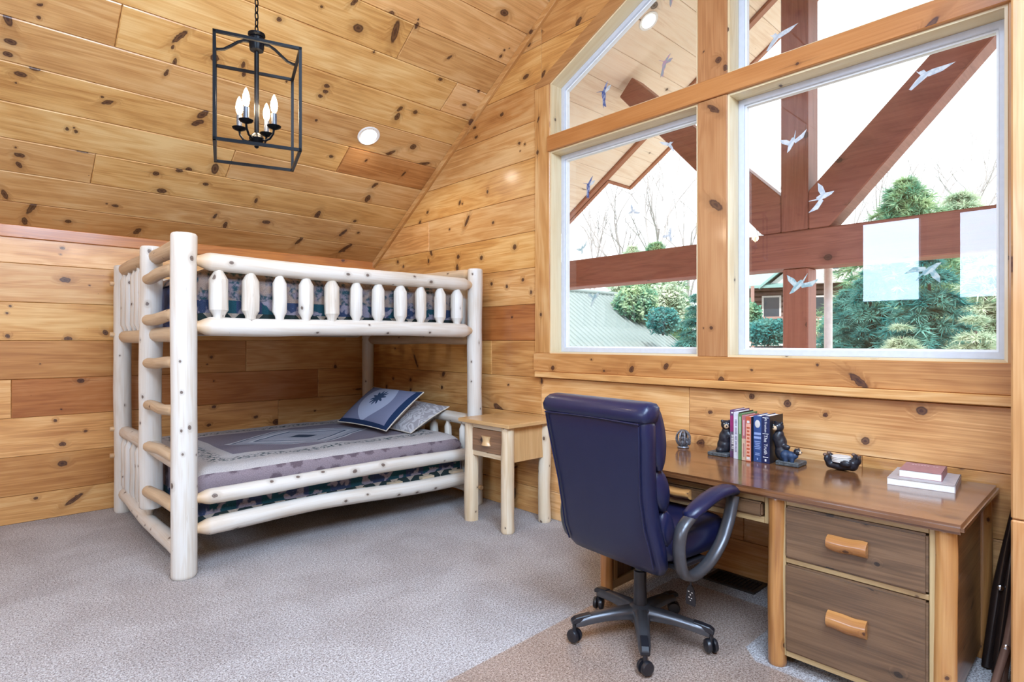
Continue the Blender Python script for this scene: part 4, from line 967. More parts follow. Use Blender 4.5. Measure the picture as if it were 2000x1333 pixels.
# lever with a hanging tag
lv = MB().tube([(0.02, -0.10, 0.37), (0.01, -0.22, 0.365), (0.005, -0.26, 0.36)], [0.006, 0.006, 0.009], 8).build('lever', 'black_plastic', ch, smooth=50, local=True)
MB().tube([(0.005, -0.262, 0.36), (0.004, -0.264, 0.335), (0.005, -0.265, 0.315)], 0.004, 6).build('tag_cord', 'black_plastic', lv, local=True)
tg = MB().prism([(-0.020, 0.235), (0.020, 0.235), (0.024, 0.25), (0.018, 0.30), (0.008, 0.318), (-0.008, 0.318), (-0.018, 0.30), (-0.024, 0.25)], lambda u, v, d: Vector((0.005 - d, -0.265 - u, v)), -0.003, 0.003).build('hang_tag', 'black_plastic', lv, local=True, bev=0.001)
mk = MB()
for sx, sz, w, h in ((-0.008, 0.292, 0.007, 0.004), (0.008, 0.290, 0.006, 0.004), (0.0, 0.280, 0.005, 0.006), (-0.006, 0.268, 0.006, 0.004), (0.006, 0.266, 0.006, 0.004), (0.0, 0.256, 0.004, 0.004)):
    mk.box(0.001, 0.0019, -0.265 - sx - w / 2, -0.265 - sx + w / 2, sz - h / 2, sz + h / 2)
mk.build('tag_print', 'white_plastic', lv, local=True)
# ------------------------------------------------------------------ things on the desk
ZD = 0.731
def colr(name, c, rough=0.45):
    if name not in MAT: MAT[name] = plain(name, c, rough, var=0.08, scale=40)
    return name
def text_mesh(txt, size):
    cu = bpy.data.curves.new('t', 'FONT'); cu.body = txt; cu.size = size; cu.align_x = 'CENTER'; cu.align_y = 'CENTER'; cu.resolution_u = 2
    o = bpy.data.objects.new('t', cu); COL.objects.link(o)
    me = bpy.data.meshes.new_from_object(o.evaluated_get(bpy.context.evaluated_depsgraph_get()))
    vs = [v.co.copy() for v in me.vertices]; fs = [tuple(p.vertices) for p in me.polygons]
    bpy.data.objects.remove(o); bpy.data.meshes.remove(me); return vs, fs
def spine_text(parent, txt, size, x, y, z, mat, vertical=True):
    vs, fs = text_mesh(txt, size)
    # reads top to bottom on the spine: text right -> -z, text up -> -y (camera looks along +x)
    if vertical: P = [Vector((x, y - v.y, z - v.x)) for v in vs]
    else: P = [Vector((x, y - v.x, z + v.y)) for v in vs]
    MB().add(P, fs).build('spine_lettering', mat, parent)
def bars(parent, mat, x, y, items):
    m_ = MB()
    for z, w, h in items: m_.box(x - 0.0006, x, y - w / 2, y + w / 2, z - h / 2, z + h / 2)
    m_.build('spine_print', mat, parent)
# y edges (left to right in view), height, depth, spine colour
bk = [('purple_spine', (0.13, 0.055, 0.14), 1.450, 1.419, 0.252, 0.165, 'purple and magenta spined book, first in the row beside the left bear'),
      ('white_spine', (0.62, 0.60, 0.66), 1.418, 1.391, 0.246, 0.175, 'white spined book second in the row on the desk'),
      ('green_spine', (0.10, 0.20, 0.075), 1.390, 1.369, 0.240, 0.180, 'slim green spined book third in the row on the desk'),
      ('rose_spine', (0.42, 0.14, 0.15), 1.368, 1.345, 0.234, 0.150, 'rose and tan spined book fourth in the row on the desk'),
      ('red_spine', (0.50, 0.10, 0.045), 1.344, 1.317, 0.230, 0.150, 'red and orange spined book in the middle of the desk row'),
      ('blue_spine', (0.035, 0.075, 0.22), 1.315, 1.272, 0.236, 0.165, 'wide blue spined book with a pale portrait on its spine'),
      ('navy_spine', (0.014, 0.020, 0.075), 1.270, 1.230, 0.240, 0.165, 'thick navy hardback with white lettering, last in the row')]
for i, (cn, c, y1, y0, h, dp, lab) in enumerate(bk):
    x0 = 2.945 - 0.006 * i + (0.02 if i in (0,) else 0) + (0.03 if i > 4 else 0)
    b = thing('book', lab, 'book', (x0 + dp / 2, (y0 + y1) / 2, ZD), group='books standing between the bear bookends')
    colr(cn, c)
    sp = MB().box(x0, x0 + 0.003, y0, y1, ZD, ZD + h).build('spine', cn, b, bev=0.001)
    MB().box(x0 + 0.002, x0 + dp, y0, y0 + 0.0025, ZD, ZD + h).build('cover', colr('dark_cover', (0.012, 0.012, 0.016)) if i in (1, 6, 4) else cn, b)
    MB().box(x0 + 0.002, x0 + dp, y1 - 0.0025, y1, ZD, ZD + h).build('cover', cn, b)
    MB().box(x0 + 0.003, x0 + dp - 0.004, y0 + 0.0025, y1 - 0.0025, ZD + 0.003, ZD + h - 0.004).build('pages', 'paper', b)
    ym = (y0 + y1) / 2; xf = x0 - 0.0004
    if i == 0:
        bars(b, colr('magenta_print', (0.34, 0.03, 0.16)), xf + 0.0002, ym, [(ZD + 0.180, 0.026, 0.085)])
        bars(b, colr('grey_print', (0.14, 0.13, 0.17)), xf + 0.0002, ym, [(ZD + 0.085, 0.027, 0.10)])
        bars(b, 'white_plastic', xf - 0.0006, ym, [(ZD + 0.118 - 0.0085 * k, 0.013 - 0.003 * (k % 3 == 1), 0.0055) for k in range(9) if k != 6])
        bars(b, 'white_plastic', xf, ym + 0.004, [(ZD + 0.238, 0.007, 0.008)])
    elif i == 1: bars(b, colr('ink_grey', (0.22, 0.20, 0.30)), xf, ym, [(ZD + 0.205 - 0.0072 * k, 0.010 - 0.002 * (k % 3 == 0), 0.0042) for k in range(24) if k not in (5, 11, 15)])
    elif i == 2: bars(b, colr('pale_green_print', (0.40, 0.52, 0.36)), xf, ym, [(ZD + 0.18, 0.006, 0.09)])
    elif i == 3:
        bars(b, colr('tan_print', (0.60, 0.42, 0.30)), xf + 0.0002, ym, [(ZD + 0.058, 0.022, 0.112)])
        bars(b, colr('pink_print', (0.62, 0.40, 0.40)), xf, ym, [(ZD + 0.17, 0.006, 0.08)]); bars(b, cn, xf - 0.0004, ym, [(ZD + 0.055, 0.005, 0.07)])
    elif i == 4:
        bars(b, colr('peach_print', (0.74, 0.38, 0.27)), xf + 0.0002, ym, [(ZD + 0.10, 0.024, 0.19)])
        bars(b, cn, xf - 0.0006, ym, [(ZD + 0.03 + 0.018 * k, 0.016 - 0.004 * (k % 2), 0.009) for k in range(9)])
        bars(b, 'coaster', xf - 0.0006, ym, [(ZD + 0.204, 0.014, 0.012), (ZD + 0.018, 0.016, 0.014)])
    elif i == 5:
        MB().ball((xf - 0.0002, ym, ZD + 0.195), (0.0012, 0.014, 0.020), 14, 8).build('spine_portrait', 'coaster', b)
        bars(b, colr('pale_blue_print', (0.30, 0.38, 0.62)), xf, ym, [(ZD + 0.145, 0.034, 0.012), (ZD + 0.125, 0.036, 0.012)] + [(ZD + 0.105 - 0.009 * k, 0.030 - 0.004 * (k % 3), 0.004) for k in range(5)] + [(ZD + 0.045, 0.022, 0.004), (ZD + 0.037, 0.024, 0.004), (ZD + 0.016, 0.006, 0.010)])
        MB().box(x0 + 0.001, x0 + dp, y0 - 0.0035, y0 - 0.0005, ZD, ZD + h - 0.004).build('pages', 'paper', b)
    else:
        spine_text(b, 'Al Franken', 0.0165, xf, ym, ZD + 0.193, 'white_plastic')
        spine_text(b, 'The Truth', 0.024, xf, ym, ZD + 0.095, 'white_plastic')
        bars(b, 'white_plastic', xf, ym, [(ZD + 0.231, 0.030, 0.003), (ZD + 0.150, 0.030, 0.002), (ZD + 0.032, 0.026, 0.003), (ZD + 0.016, 0.008, 0.012)])
# bookends
def bear_head(parent, c, s, face, mat='bear', ears=True):
    c = Vector(c); f = Vector(face).normalized(); sd = Vector((-f.y, f.x, 0)).normalized()
    hd = blob('head', [(c, s), (c + f * s * 0.55 - Vector((0, 0, s * 0.15)), s * 0.62), (c + sd * s * 0.72 + Vector((0, 0, s * 0.78)), s * 0.34), (c - sd * s * 0.72 + Vector((0, 0, s * 0.78)), s * 0.34)], mat, parent, s * 0.14)
    mz = c + f * s * 0.95 - Vector((0, 0, s * 0.22))
    MB().ball(mz, (s * 0.48,) * 3, 12, 8).build('muzzle', 'muzzle', hd, smooth=60)
    MB().ball(mz + f * s * 0.45 + Vector((0, 0, s * 0.16)), s * 0.16, 10, 6).build('nose', 'bear', hd, smooth=60)
    for q in (-1, 1): MB().ball(c + f * s * 0.82 + sd * (q * s * 0.42) + Vector((0, 0, s * 0.30)), s * 0.11, 8, 6).build('eye', 'white_plastic', hd, smooth=60)
    return hd
be = thing('bear_bookend', 'black bear bookend with its back turned, left of the books', 'bookend', (2.985, 1.505, ZD), group='bear bookends on the desk')
MB().box(2.930, 3.05, 1.452, 1.562, ZD, ZD + 0.020).build('plinth', 'stone', be, bev=0.004)
blob('body', [((2.985, 1.492, ZD + 0.055), (0.036, 0.038, 0.045)), ((2.985, 1.488, ZD + 0.095), (0.032, 0.033, 0.045)), ((2.985, 1.480, ZD + 0.130), (0.026, 0.026, 0.030)),
              ((2.975, 1.470, ZD + 0.115), (0.014, 0.03, 0.016)), ((2.968, 1.505, ZD + 0.03), (0.028, 0.026, 0.018))], 'bear', be, 0.005)
bear_head(be, (2.975, 1.478, ZD + 0.168), 0.026, (-0.8, -0.5, 0))
b2 = thing('bear_bookend', 'dark bear bookend leaning on the books with a cub at its feet', 'bookend', (2.995, 1.165, ZD), group='bear bookends on the desk')
MB().box(2.945, 3.06, 1.095, 1.205, ZD, ZD + 0.022).build('plinth', 'stone', b2, bev=0.004)
blob('body', [((2.99, 1.188, ZD + 0.06), (0.034, 0.036, 0.042)), ((2.99, 1.196, ZD + 0.105), (0.031, 0.031, 0.045)), ((2.988, 1.202, ZD + 0.145), (0.025, 0.024, 0.028)),
              ((2.97, 1.208, ZD + 0.13), (0.012, 0.022, 0.030)), ((2.975, 1.165, ZD + 0.09), (0.013, 0.024, 0.014)), ((2.972, 1.17, ZD + 0.035), (0.02, 0.03, 0.018))], 'bear', b2, 0.005)
bear_head(b2, (2.985, 1.204, ZD + 0.186), 0.026, (-0.9, 0.35, 0))
blob('cub', [((2.972, 1.165, ZD + 0.048), (0.026, 0.026, 0.030)), ((2.970, 1.142, ZD + 0.050), (0.022, 0.030, 0.024)), ((2.968, 1.120, ZD + 0.055), (0.016, 0.018, 0.018)), ((2.96, 1.13, ZD + 0.03), (0.010, 0.012, 0.018)), ((2.96, 1.16, ZD + 0.03), (0.012, 0.013, 0.018))], 'bear_blue', b2, 0.004)
bear_head(b2, (2.968, 1.108, ZD + 0.074), 0.017, (-0.25, -1, 0.1))
# bear coaster holder lying on its back
bc = thing('bear_coaster_holder', 'dark bear lying on its back holding a stack of pale coasters', 'coaster holder', (3.055, 0.935, ZD))
blob('body', [((3.055, 0.94, ZD + 0.022), (0.040, 0.065, 0.022)), ((3.055, 0.985, ZD + 0.030), (0.036, 0.022, 0.026)), ((3.055, 0.89, ZD + 0.030), (0.036, 0.026, 0.028)),
              ((3.028, 0.993, ZD + 0.052), (0.016, 0.014, 0.022)), ((3.082, 0.993, ZD + 0.052), (0.016, 0.014, 0.022)), ((3.014, 0.908, ZD + 0.040), (0.011, 0.026, 0.016)), ((3.096, 0.908, ZD + 0.040), (0.011, 0.026, 0.016)),
              ((3.055, 0.872, ZD + 0.055), (0.024, 0.021, 0.024)), ((3.055, 0.878, ZD + 0.074), (0.013, 0.011, 0.012)), ((3.035, 0.862, ZD + 0.070), (0.009, 0.007, 0.009)), ((3.075, 0.862, ZD + 0.070), (0.009, 0.007, 0.009))], 'bear', bc, 0.005)
for x in (3.028, 3.082): MB().ball((x, 1.001, ZD + 0.070), (0.013, 0.010, 0.008), 12, 8).build('foot_pad', 'paw', bc, smooth=60)
MB().ball((3.050, 0.884, ZD + 0.082), (0.010, 0.009, 0.008), 12, 8).build('snout', 'paw', bc, smooth=60)
for k in range(4):
    MB().lathe([(0.001, ZD + 0.040 + 0.007 * k), (0.041, ZD + 0.040 + 0.007 * k), (0.043, ZD + 0.043 + 0.007 * k), (0.041, ZD + 0.0465 + 0.007 * k), (0.001, ZD + 0.0465 + 0.007 * k)], 24, (3.055, 0.937, 0)).build('coaster', 'coaster', bc, smooth=40)
# stacked books by the right end
def flat_book(lab, c, w, d, t, z, ang, cover, spine_side=1):
    b = thing('book', lab, 'book', (c[0], c[1], z), group='books stacked flat on the desk')
    rot = Matrix.Translation(Vector((c[0], c[1], 0))) @ Matrix.Rotation(ang, 4, 'Z')
    MB().box(-d / 2, d / 2, -w / 2, w / 2, z + t - 0.002, z + t, rot).build('cover', cover, b)
    MB().box(-d / 2, d / 2, -w / 2, w / 2, z, z + 0.002, rot).build('cover', cover, b)
    MB().box(-d / 2 + 0.002, d / 2 - 0.002, -w / 2 + 0.002, w / 2 - 0.001, z + 0.002, z + t - 0.002, rot).build('pages', 'paper', b)
    MB().box(-d / 2, d / 2, -w / 2 - 0.001, -w / 2 + 0.002, z, z + t, rot).build('spine', cover, b)
    return b, rot
fb, rt = flat_book('large pale paperback lying flat at the right end of the desk', (3.045, 0.605), 0.235, 0.275, 0.030, ZD, R(5), colr('grey_cover', (0.42, 0.37, 0.36)))
fb2, rt2 = flat_book('small mauve hardback lying on top of the pale paperback', (3.060, 0.612), 0.150, 0.205, 0.032, ZD + 0.030, R(5), colr('mauve_cover', (0.36, 0.17, 0.18)))
mk = MB()
for k in range(9):
    if k != 6: mk.box(0.050, 0.060, 0.040 - 0.011 * k, 0.047 - 0.011 * k, ZD + 0.0619, ZD + 0.0625, rt2)
mk.build('cover_print', colr('pink_print2', (0.62, 0.45, 0.45)), fb2)
# pewter ornament half hidden by the chair
po = thing('pewter_ornament', 'small grey openwork metal ornament on the desk behind the chair', 'ornament', (3.03, 1.765, ZD))
MB().lathe([(0.030, ZD), (0.034, ZD + 0.004), (0.030, ZD + 0.010)], 20, (3.03, 1.765, 0)).build('base', 'pewter', po, smooth=40)
og = MB()
for k in range(4):
    a = R(45 * k); ax = Vector((math.cos(a), math.sin(a), 0))
    og.tube([Vector((3.03, 1.765, ZD + 0.055)) + ax * (0.040 * math.cos(R(q))) + Vector((0, 0, 0.046 * math.sin(R(q)))) for q in range(0, 375, 15)], 0.0055, 6, caps=False)
og.build('openwork_ball', 'pewter', po, smooth=60)
blob('figure', [((3.03, 1.765, ZD + 0.03), 0.020), ((3.025, 1.762, ZD + 0.055), 0.016), ((3.02, 1.758, ZD + 0.078), 0.012), ((3.045, 1.735, ZD + 0.04), (0.008, 0.012, 0.028))], 'pewter', po, 0.004)

# ------------------------------------------------------------------ folded tray tables against the wall, right of the desk
tt = thing('folded_tray_table', 'black folded tray table leaning on the wall right of the desk', 'tray table', (3.1, 0.35, 0), group='folded tray tables by the desk')
MB().tube([(3.06, 0.395, 0.010), (3.09, 0.362, 0.33), (3.14, 0.318, 0.655)], [0.018, 0.022, 0.010], 10).build('leg', 'tray_dark', tt, smooth=50)
MB().tube([(3.03, 0.362, 0.010), (3.09, 0.335, 0.33), (3.16, 0.312, 0.60)], [0.015, 0.020, 0.014], 10).build('leg', 'tray_dark', tt, smooth=50)
MB().prism([(3.12, 0.05), (3.205, 0.05), (3.222, 0.62), (3.16, 0.62)], lambda u, v, d: Vector((u, d, v)), 0.292, 0.312).build('tray', 'tray_dark', tt, bev=0.004)
rv = MB().lathe([(0.011, 0), (0.011, 0.004), (0.006, 0.008)], 14).build('rivet', 'chrome', tt, smooth=40, local=True)
rv.location = Vector((3.064, 0.352, 0.345)) - org(tt); rv.rotation_euler = (0, R(-90), R(10))
t2 = thing('folded_tray_table', 'brown folded tray table standing in front of the black one', 'tray table', (2.9, 0.31, 0), group='folded tray tables by the desk')
MB().tube([(2.82, 0.352, 0.006), (2.87, 0.310, 0.20), (2.92, 0.285, 0.42)], [0.013, 0.014, 0.012], 12).build('leg', 'tray_brown', t2, smooth=50)
MB().tube([(2.90, 0.330, 0.006), (2.92, 0.312, 0.20), (2.95, 0.292, 0.40)], [0.013, 0.014, 0.012], 12).build('leg', 'tray_brown', t2, smooth=50)
MB().prism([(2.93, 0.10), (2.97, 0.10), (3.0, 0.55), (2.96, 0.55)], lambda u, v, d: Vector((u, d, v)), 0.290, 0.305).build('tray', 'tray_brown', t2, bev=0.004)
rv = MB().lathe([(0.010, 0), (0.010, 0.004), (0.006, 0.007)], 14).build('rivet', 'chrome', t2, smooth=40, local=True)
rv.location = Vector((2.856, 0.311, 0.195)) - org(t2); rv.rotation_euler = (0, R(-90), R(10))

# ------------------------------------------------------------------ pendant lantern
PX, PY = 0.940, 2.647; ZT, ZB = 2.609, 2.173; HW = 0.165; LA = R(-17)
pl = thing('pendant_lantern', 'black iron cage lantern with four candle bulbs hanging on a chain', 'pendant light', (PX, PY, ZB))
LR = Matrix.Translation(Vector((PX, PY, 0))) @ Matrix.Rotation(LA, 4, 'Z')
cor = [(-HW, -HW), (HW, -HW), (HW, HW), (-HW, HW)]
bw = 0.0060
def sqbar(p, q, w=bw, nm='cage_bar'):
    p, q = Vector(p), Vector(q); d = (q - p).normalized()
    up = Matrix.Rotation(LA, 4, 'Z') @ Vector((1, 0, 0)) if abs(d.z) > 0.9 else Vector((0, 0, 1))
    s_ = d.cross(up).normalized() * w; u = up.normalized() * w; e = d * w
    return MB().loft([[p - e + s_ + u, p - e - s_ + u, p - e - s_ - u, p - e + s_ - u], [q + e + s_ + u, q + e - s_ + u, q + e - s_ - u, q + e + s_ - u]]).build(nm, 'black_iron', pl)
for i in range(4):
    a, b = cor[i], cor[(i + 1) % 4]
    sqbar(LR @ Vector((*a, ZB)), LR @ Vector((*a, ZT)))
    sqbar(LR @ Vector((*a, ZB)), LR @ Vector((*b, ZB))); sqbar(LR @ Vector((*a, ZT)), LR @ Vector((*b, ZT)))
hz = ZT + 0.065
for sg in (1, -1):                                # S-curved arms from the side bars up to the hub
    pts = [LR @ Vector((sg * HW * f, 0, ZT + dz)) for f, dz in ((1.0, 0.0), (0.90, 0.002), (0.78, 0.008), (0.62, 0.028), (0.46, 0.050), (0.32, 0.062), (0.16, 0.064))]
    MB().tube(pts, 0.0065, 10).build('scroll_arm', 'black_iron', pl, smooth=60)
MB().lathe([(0.012, hz - 0.040), (0.028, hz - 0.036), (0.031, hz - 0.020), (0.031, hz + 0.018), (0.027, hz + 0.022), (0.036, hz + 0.030), (0.036, hz + 0.038), (0.012, hz + 0.046)], 24, (PX, PY, 0)).build('hub', 'black_iron', pl, smooth=40)
MB().tube([(PX, PY, ZB + 0.08), (PX, PY, hz)], 0.010, 12).build('stem', 'black_iron', pl, smooth=60)
Z2 = ZB + 0.052
MB().lathe([(0.004, Z2 - 0.020), (0.010, Z2 - 0.014), (0.007, Z2 - 0.004), (0.026, Z2 + 0.008), (0.032, Z2 + 0.022), (0.026, Z2 + 0.034), (0.012, Z2 + 0.046)], 24, (PX, PY, 0)).build('bottom_hub', 'black_iron', pl, smooth=40)
for i in range(4):
    an = LA + R(45 + 90 * i + 12); d = Vector((math.cos(an), math.sin(an), 0)); b0 = Vector((PX, PY, 0))
    MB().tube([b0 + d * r + Vector((0, 0, Z2 + z)) for r, z in ((0.020, 0.020), (0.040, 0.012), (0.062, 0.020), (0.078, 0.042), (0.082, 0.066))], 0.0048, 8).build('candle_arm', 'black_iron', pl, smooth=60)
    c = b0 + d * 0.082
    MB().lathe([(0.004, Z2 + 0.058), (0.026, Z2 + 0.068), (0.030, Z2 + 0.075), (0.010, Z2 + 0.073)], 20, c).build('bobeche', 'black_iron', pl, smooth=40)
    cs = MB().lathe([(0.0115, Z2 + 0.070), (0.0115, Z2 + 0.130), (0.006, Z2 + 0.132)], 14, c).build('candle_sleeve', 'candle', pl, smooth=40)
    MB().lathe([(0.006, Z2 + 0.131), (0.0125, Z2 + 0.145), (0.0155, Z2 + 0.164), (0.0135, Z2 + 0.182), (0.0075, Z2 + 0.202), (0.0015, Z2 + 0.214)], 14, c).build('bulb', 'bulb', cs, smooth=60)
    l = light('candle_light', 'POINT', c + Vector((0, 0, Z2 + 0.175)) - org(pl), 9, (1, 0.80, 0.55), size=0.03, parent=pl)
# chain up to a canopy on the slope
zl = zc(PY) - 0.03; z = hz + 0.040; i = 0
while z < zl - 0.02:
    rot = Matrix.Rotation(R(90 * (i % 2) + 20), 4, 'Z')
    MB().tube([Vector((PX, PY, z + 0.018)) + rot @ Vector((0.0075 * math.cos(R(q)), 0, 0.019 * math.sin(R(q)))) for q in range(0, 390, 30)], 0.0026, 6, caps=False).build('chain_link', 'black_iron', pl, smooth=60)
    z += 0.030; i += 1
MB().lathe([(0.008, zl - 0.03), (0.060, zl - 0.012), (0.065, zl + 0.05), (0.02, zl + 0.06)], 24, (PX, PY, 0)).build('canopy', 'black_iron', pl, smooth=40)

# ------------------------------------------------------------------ recessed ceiling lights
def downlight(x, v, side, label, energy=24):
    f = toC if side > 0 else toC2
    base = f(x, v, 0.0); nrm = (f(x, v, 1.0) - base).normalized()
    o = thing('recessed_light', label, 'ceiling light', base, group='recessed ceiling lights')
    M_ = Vector((0, 0, -1)).rotation_difference(nrm).to_matrix()
    def B(prof, nm, mat):
        mb = MB()
        n = 28
        mb.loft([[base + M_ @ Vector((r * math.cos(2 * math.pi * k / n), r * math.sin(2 * math.pi * k / n), z)) for k in range(n)] for r, z in prof]); return mb.build(nm, mat, o, smooth=40)
    B([(0.060, 0.0), (0.094, 0.0), (0.094, -0.004), (0.086, -0.008), (0.066, -0.003)], 'trim_ring', 'white_plastic')
    B([(0.066, -0.001), (0.066, -0.004), (0.03, -0.006)], 'lens', 'can_lens')
    l = light('downlight', 'SPOT', (base + nrm * 0.03) - org(o), energy, (1, 0.88, 0.72), size=0.06, parent=o, spot_size=R(165), spot_blend=0.6)
    return o
downlight(2.431, 1.57, 1, 'lit white recessed light in the pine ceiling above the bunk bed')
downlight(-0.55, 1.57, 1, 'added recessed light in the pine ceiling, out of view left of the lantern')  # this downlight and those below are added out of view to light the room
downlight(-1.9, 1.57, 1, 'added unseen recessed light in the pine ceiling at the rear left of the room')
downlight(2.2, 1.57, -1, 'added unseen recessed light in the opposite roof slope near the closet')
downlight(0.10, 1.57, -1, 'added unseen recessed light in the opposite roof slope above the camera side')
downlight(-1.9, 1.57, -1, 'added unseen recessed light in the opposite roof slope at the rear of the room')
# ------------------------------------------------------------------ hummingbird decals on the panes
XD = XW + 0.1285
def bird_parts(kind):
    if kind == 0:      # hovering, wings raised, facing left
        body = [(-0.010, 0.030), (-0.004, 0.036), (0.006, 0.034), (0.014, 0.020), (0.016, 0.000), (0.012, -0.022), (0.018, -0.060), (0.004, -0.050), (0.000, -0.062), (-0.004, -0.046), (-0.006, -0.010), (-0.012, 0.012)]
        wings = [[(0.004, 0.022), (0.018, 0.040), (0.030, 0.078), (0.016, 0.066), (-0.002, 0.036)], [(0.010, 0.016), (0.040, 0.028), (0.052, 0.050), (0.030, 0.048), (0.008, 0.028)]]
        beak = [(-0.008, 0.033), (-0.046, 0.040), (-0.046, 0.0385), (-0.010, 0.029)]
    elif kind == 1:    # wings spread, diving
        body = [(-0.036, -0.034), (-0.020, -0.006), (-0.002, 0.014), (0.010, 0.022), (0.020, 0.018), (0.020, 0.008), (0.004, -0.012), (-0.020, -0.030)]
        wings = [[(-0.004, 0.010), (-0.016, 0.028), (-0.046, 0.046), (-0.040, 0.020), (-0.018, -0.004)], [(0.008, 0.004), (0.050, 0.012), (0.082, 0.022), (0.054, -0.008), (0.014, -0.012)]]
        beak = [(0.018, 0.020), (0.036, 0.046), (0.037, 0.045), (0.022, 0.014)]
    elif kind == 2:    # long swept wing
        body = [(-0.060, -0.034), (-0.036, -0.008), (-0.014, 0.010), (0.000, 0.014), (0.010, 0.008), (0.006, -0.004), (-0.020, -0.020), (-0.052, -0.040)]
        wings = [[(-0.010, 0.010), (0.020, 0.016), (0.092, 0.014), (0.050, -0.004), (0.006, -0.008)], [(-0.020, 0.008), (-0.022, 0.022), (-0.006, 0.024), (0.000, 0.012)]]
        beak = [(-0.012, 0.010), (-0.030, 0.028), (-0.031, 0.026), (-0.018, 0.006)]
    else:              # upright back view
        body = [(0.000, 0.040), (0.008, 0.034), (0.012, 0.014), (0.010, -0.010), (0.004, -0.034), (-0.006, -0.056), (-0.012, -0.034), (-0.012, 0.006), (-0.006, 0.032)]
        wings = [[(-0.008, 0.018), (-0.046, 0.030), (-0.062, 0.022), (-0.052, 0.006), (-0.012, 0.002)], [(0.008, 0.020), (0.014, 0.046), (0.034, 0.062), (0.026, 0.030), (0.012, 0.006)]]
        beak = [(0.002, 0.040), (0.026, 0.064), (0.027, 0.062), (0.008, 0.034)]
    return body, wings, beak
def decal(y, z, kind, col, sc, rot, flip, label):
    body, wings, beak = bird_parts(kind)
    o = thing('hummingbird_decal', label, 'window decal', (XD, y, z), group='hummingbird decals on the window panes')
    c, s_ = math.cos(R(rot)), math.sin(R(rot))
    def t3(u, v, d):
        u *= flip; U = (u * c - v * s_) * sc; V = (u * s_ + v * c) * sc
        return Vector((XD + d, y - U, z + V))
    MB().prism(body, t3, 0.0, 0.0008).build('bird_body', 'decal_' + col, o)
    for k, w in enumerate(wings): MB().prism(w, t3, -0.0004 * (k + 1), 0.0003).build('wing', 'decal_' + ('white' if col == 'blue' and k else col), o)
    MB().prism(beak, t3, 0.0, 0.0006).build('beak', 'decal_' + col, o)
for a in ((2.60, 3.120, 0, 'blue', 1.35, 0, 1, 'blue hummingbird decal lowest in the upper left pane'),
          (2.105, 3.167, 0, 'pink', 1.1, -18, 1, 'pink hummingbird decal at the middle of the upper left pane'),
          (2.045, 3.600, 3, 'pink', 1.1, 0, 1, 'pinkish hummingbird decal high in the upper left pane near the glowing disc'),
          (2.745, 2.480, 0, 'blue', 1.2, -8, 1, 'blue hummingbird decal below the roof edge in the lower left pane'),
          (1.360, 3.080, 2, 'white', 1.25, 10, 1, 'white long-winged hummingbird decal in the upper right pane'),
          (1.285, 2.460, 1, 'white', 1.15, 20, 1, 'white hummingbird decal on the king post line of the lower right pane'),
          (1.125, 2.130, 1, 'white', 1.25, 62, -1, 'white and blue hummingbird decal over the strut joint'),
          (0.660, 2.630, 2, 'white', 1.25, 4, 1, 'white long-winged hummingbird decal at the top right of the large pane'),
          (1.250, 1.660, 1, 'green', 1.35, 0, 1, 'green winged hummingbird decal low on the post of the lower right pane'),
          (0.650, 1.690, 1, 'green', 1.2, 170, 1, 'pale hummingbird decal low at the right of the large pane'),
          (2.800, 2.040, 1, 'green', 0.9, 40, 1, 'faint hummingbird decal above the beam at the far left'),
          (2.345, 2.250, 1, 'white', 0.85, -30, 1, 'faint spread-winged hummingbird decal in the middle of the lower left pane'),
          (2.055, 2.040, 3, 'white', 0.85, 20, 1, 'small pale hummingbird decal at the top edge of the beam'),
          (2.690, 1.655, 3, 'green', 1.1, -20, 1, 'pale green hummingbird decal over the white metal roof'),
          (2.065, 2.640, 2, 'white', 0.9, -20, -1, 'white hummingbird decal beside the roof corner in the lower left pane')):
    decal(*a)

# ------------------------------------------------------------------ porch roof and timber truss outside
XT = 4.46
rf = thing('porch_roof', 'pine-lined porch roof overhang with reddish fascia outside the windows', 'porch roof', (XW + 0.2, YR, 2.2))
XR1, XR2, YNOTCH = 5.28, 5.80, 4.08
sm = MB()
vN = (YW - YNOTCH) / math.cos(CA)
sm.prism([(XW + 0.17, -0.55), (XR1 + 0.06, -0.55), (XR1 + 0.06, vN), (XR2, vN), (XR2, LS + 0.15), (XW + 0.17, LS + 0.15)], toC, -0.20, -0.018)
sm.prism([(XW + 0.17, -0.55), (XR1 + 0.06, -0.55), (XR1 + 0.06, vN), (XR2, vN), (XR2, LS + 0.15), (XW + 0.17, LS + 0.15)], toC2, -0.20, -0.001)
sm.build('roof_deck', 'soffit', rf, grain=0)
v0 = -0.55; k = 0
while v0 < LS:
    v1 = min(CR0 + CP * (k - 2) - 0.06, LS)
    def cplank(a, b):
        MB().prism(inset([(a, v0), (b, v0), (b, v1), (a, v1)], 0.001), lambda u, v, d: toC(u, v, d - 0.018), 0, 0.018, 0.004).build('plank', 'soffit', rf)
    if v1 - v0 > 0.02:
        if v1 <= vN: cplank(XW + 0.17, XR1 - 0.02)
        else: cplank(XW + 0.17, XR1 - 0.02)
        a_, b_ = max(v0, vN), v1
        if b_ - a_ > 0.02:
            MB().prism(inset([(XR1 + 0.06, a_), (XR2 - 0.02, a_), (XR2 - 0.02, b_), (XR1 + 0.06, b_)], 0.001), lambda u, v, d: toC(u, v, d - 0.018), 0, 0.018, 0.004).build('plank', 'soffit', rf)
    v0 = v1; k += 1
def fas(x0, x1, va, vb, d0, d1, f=toC, nm='fascia', mat='fascia'):
    MB().prism([(x0, va), (x1, va), (x1, vb), (x0, vb)], f, d0, d1).build(nm, mat, rf, grain=1)
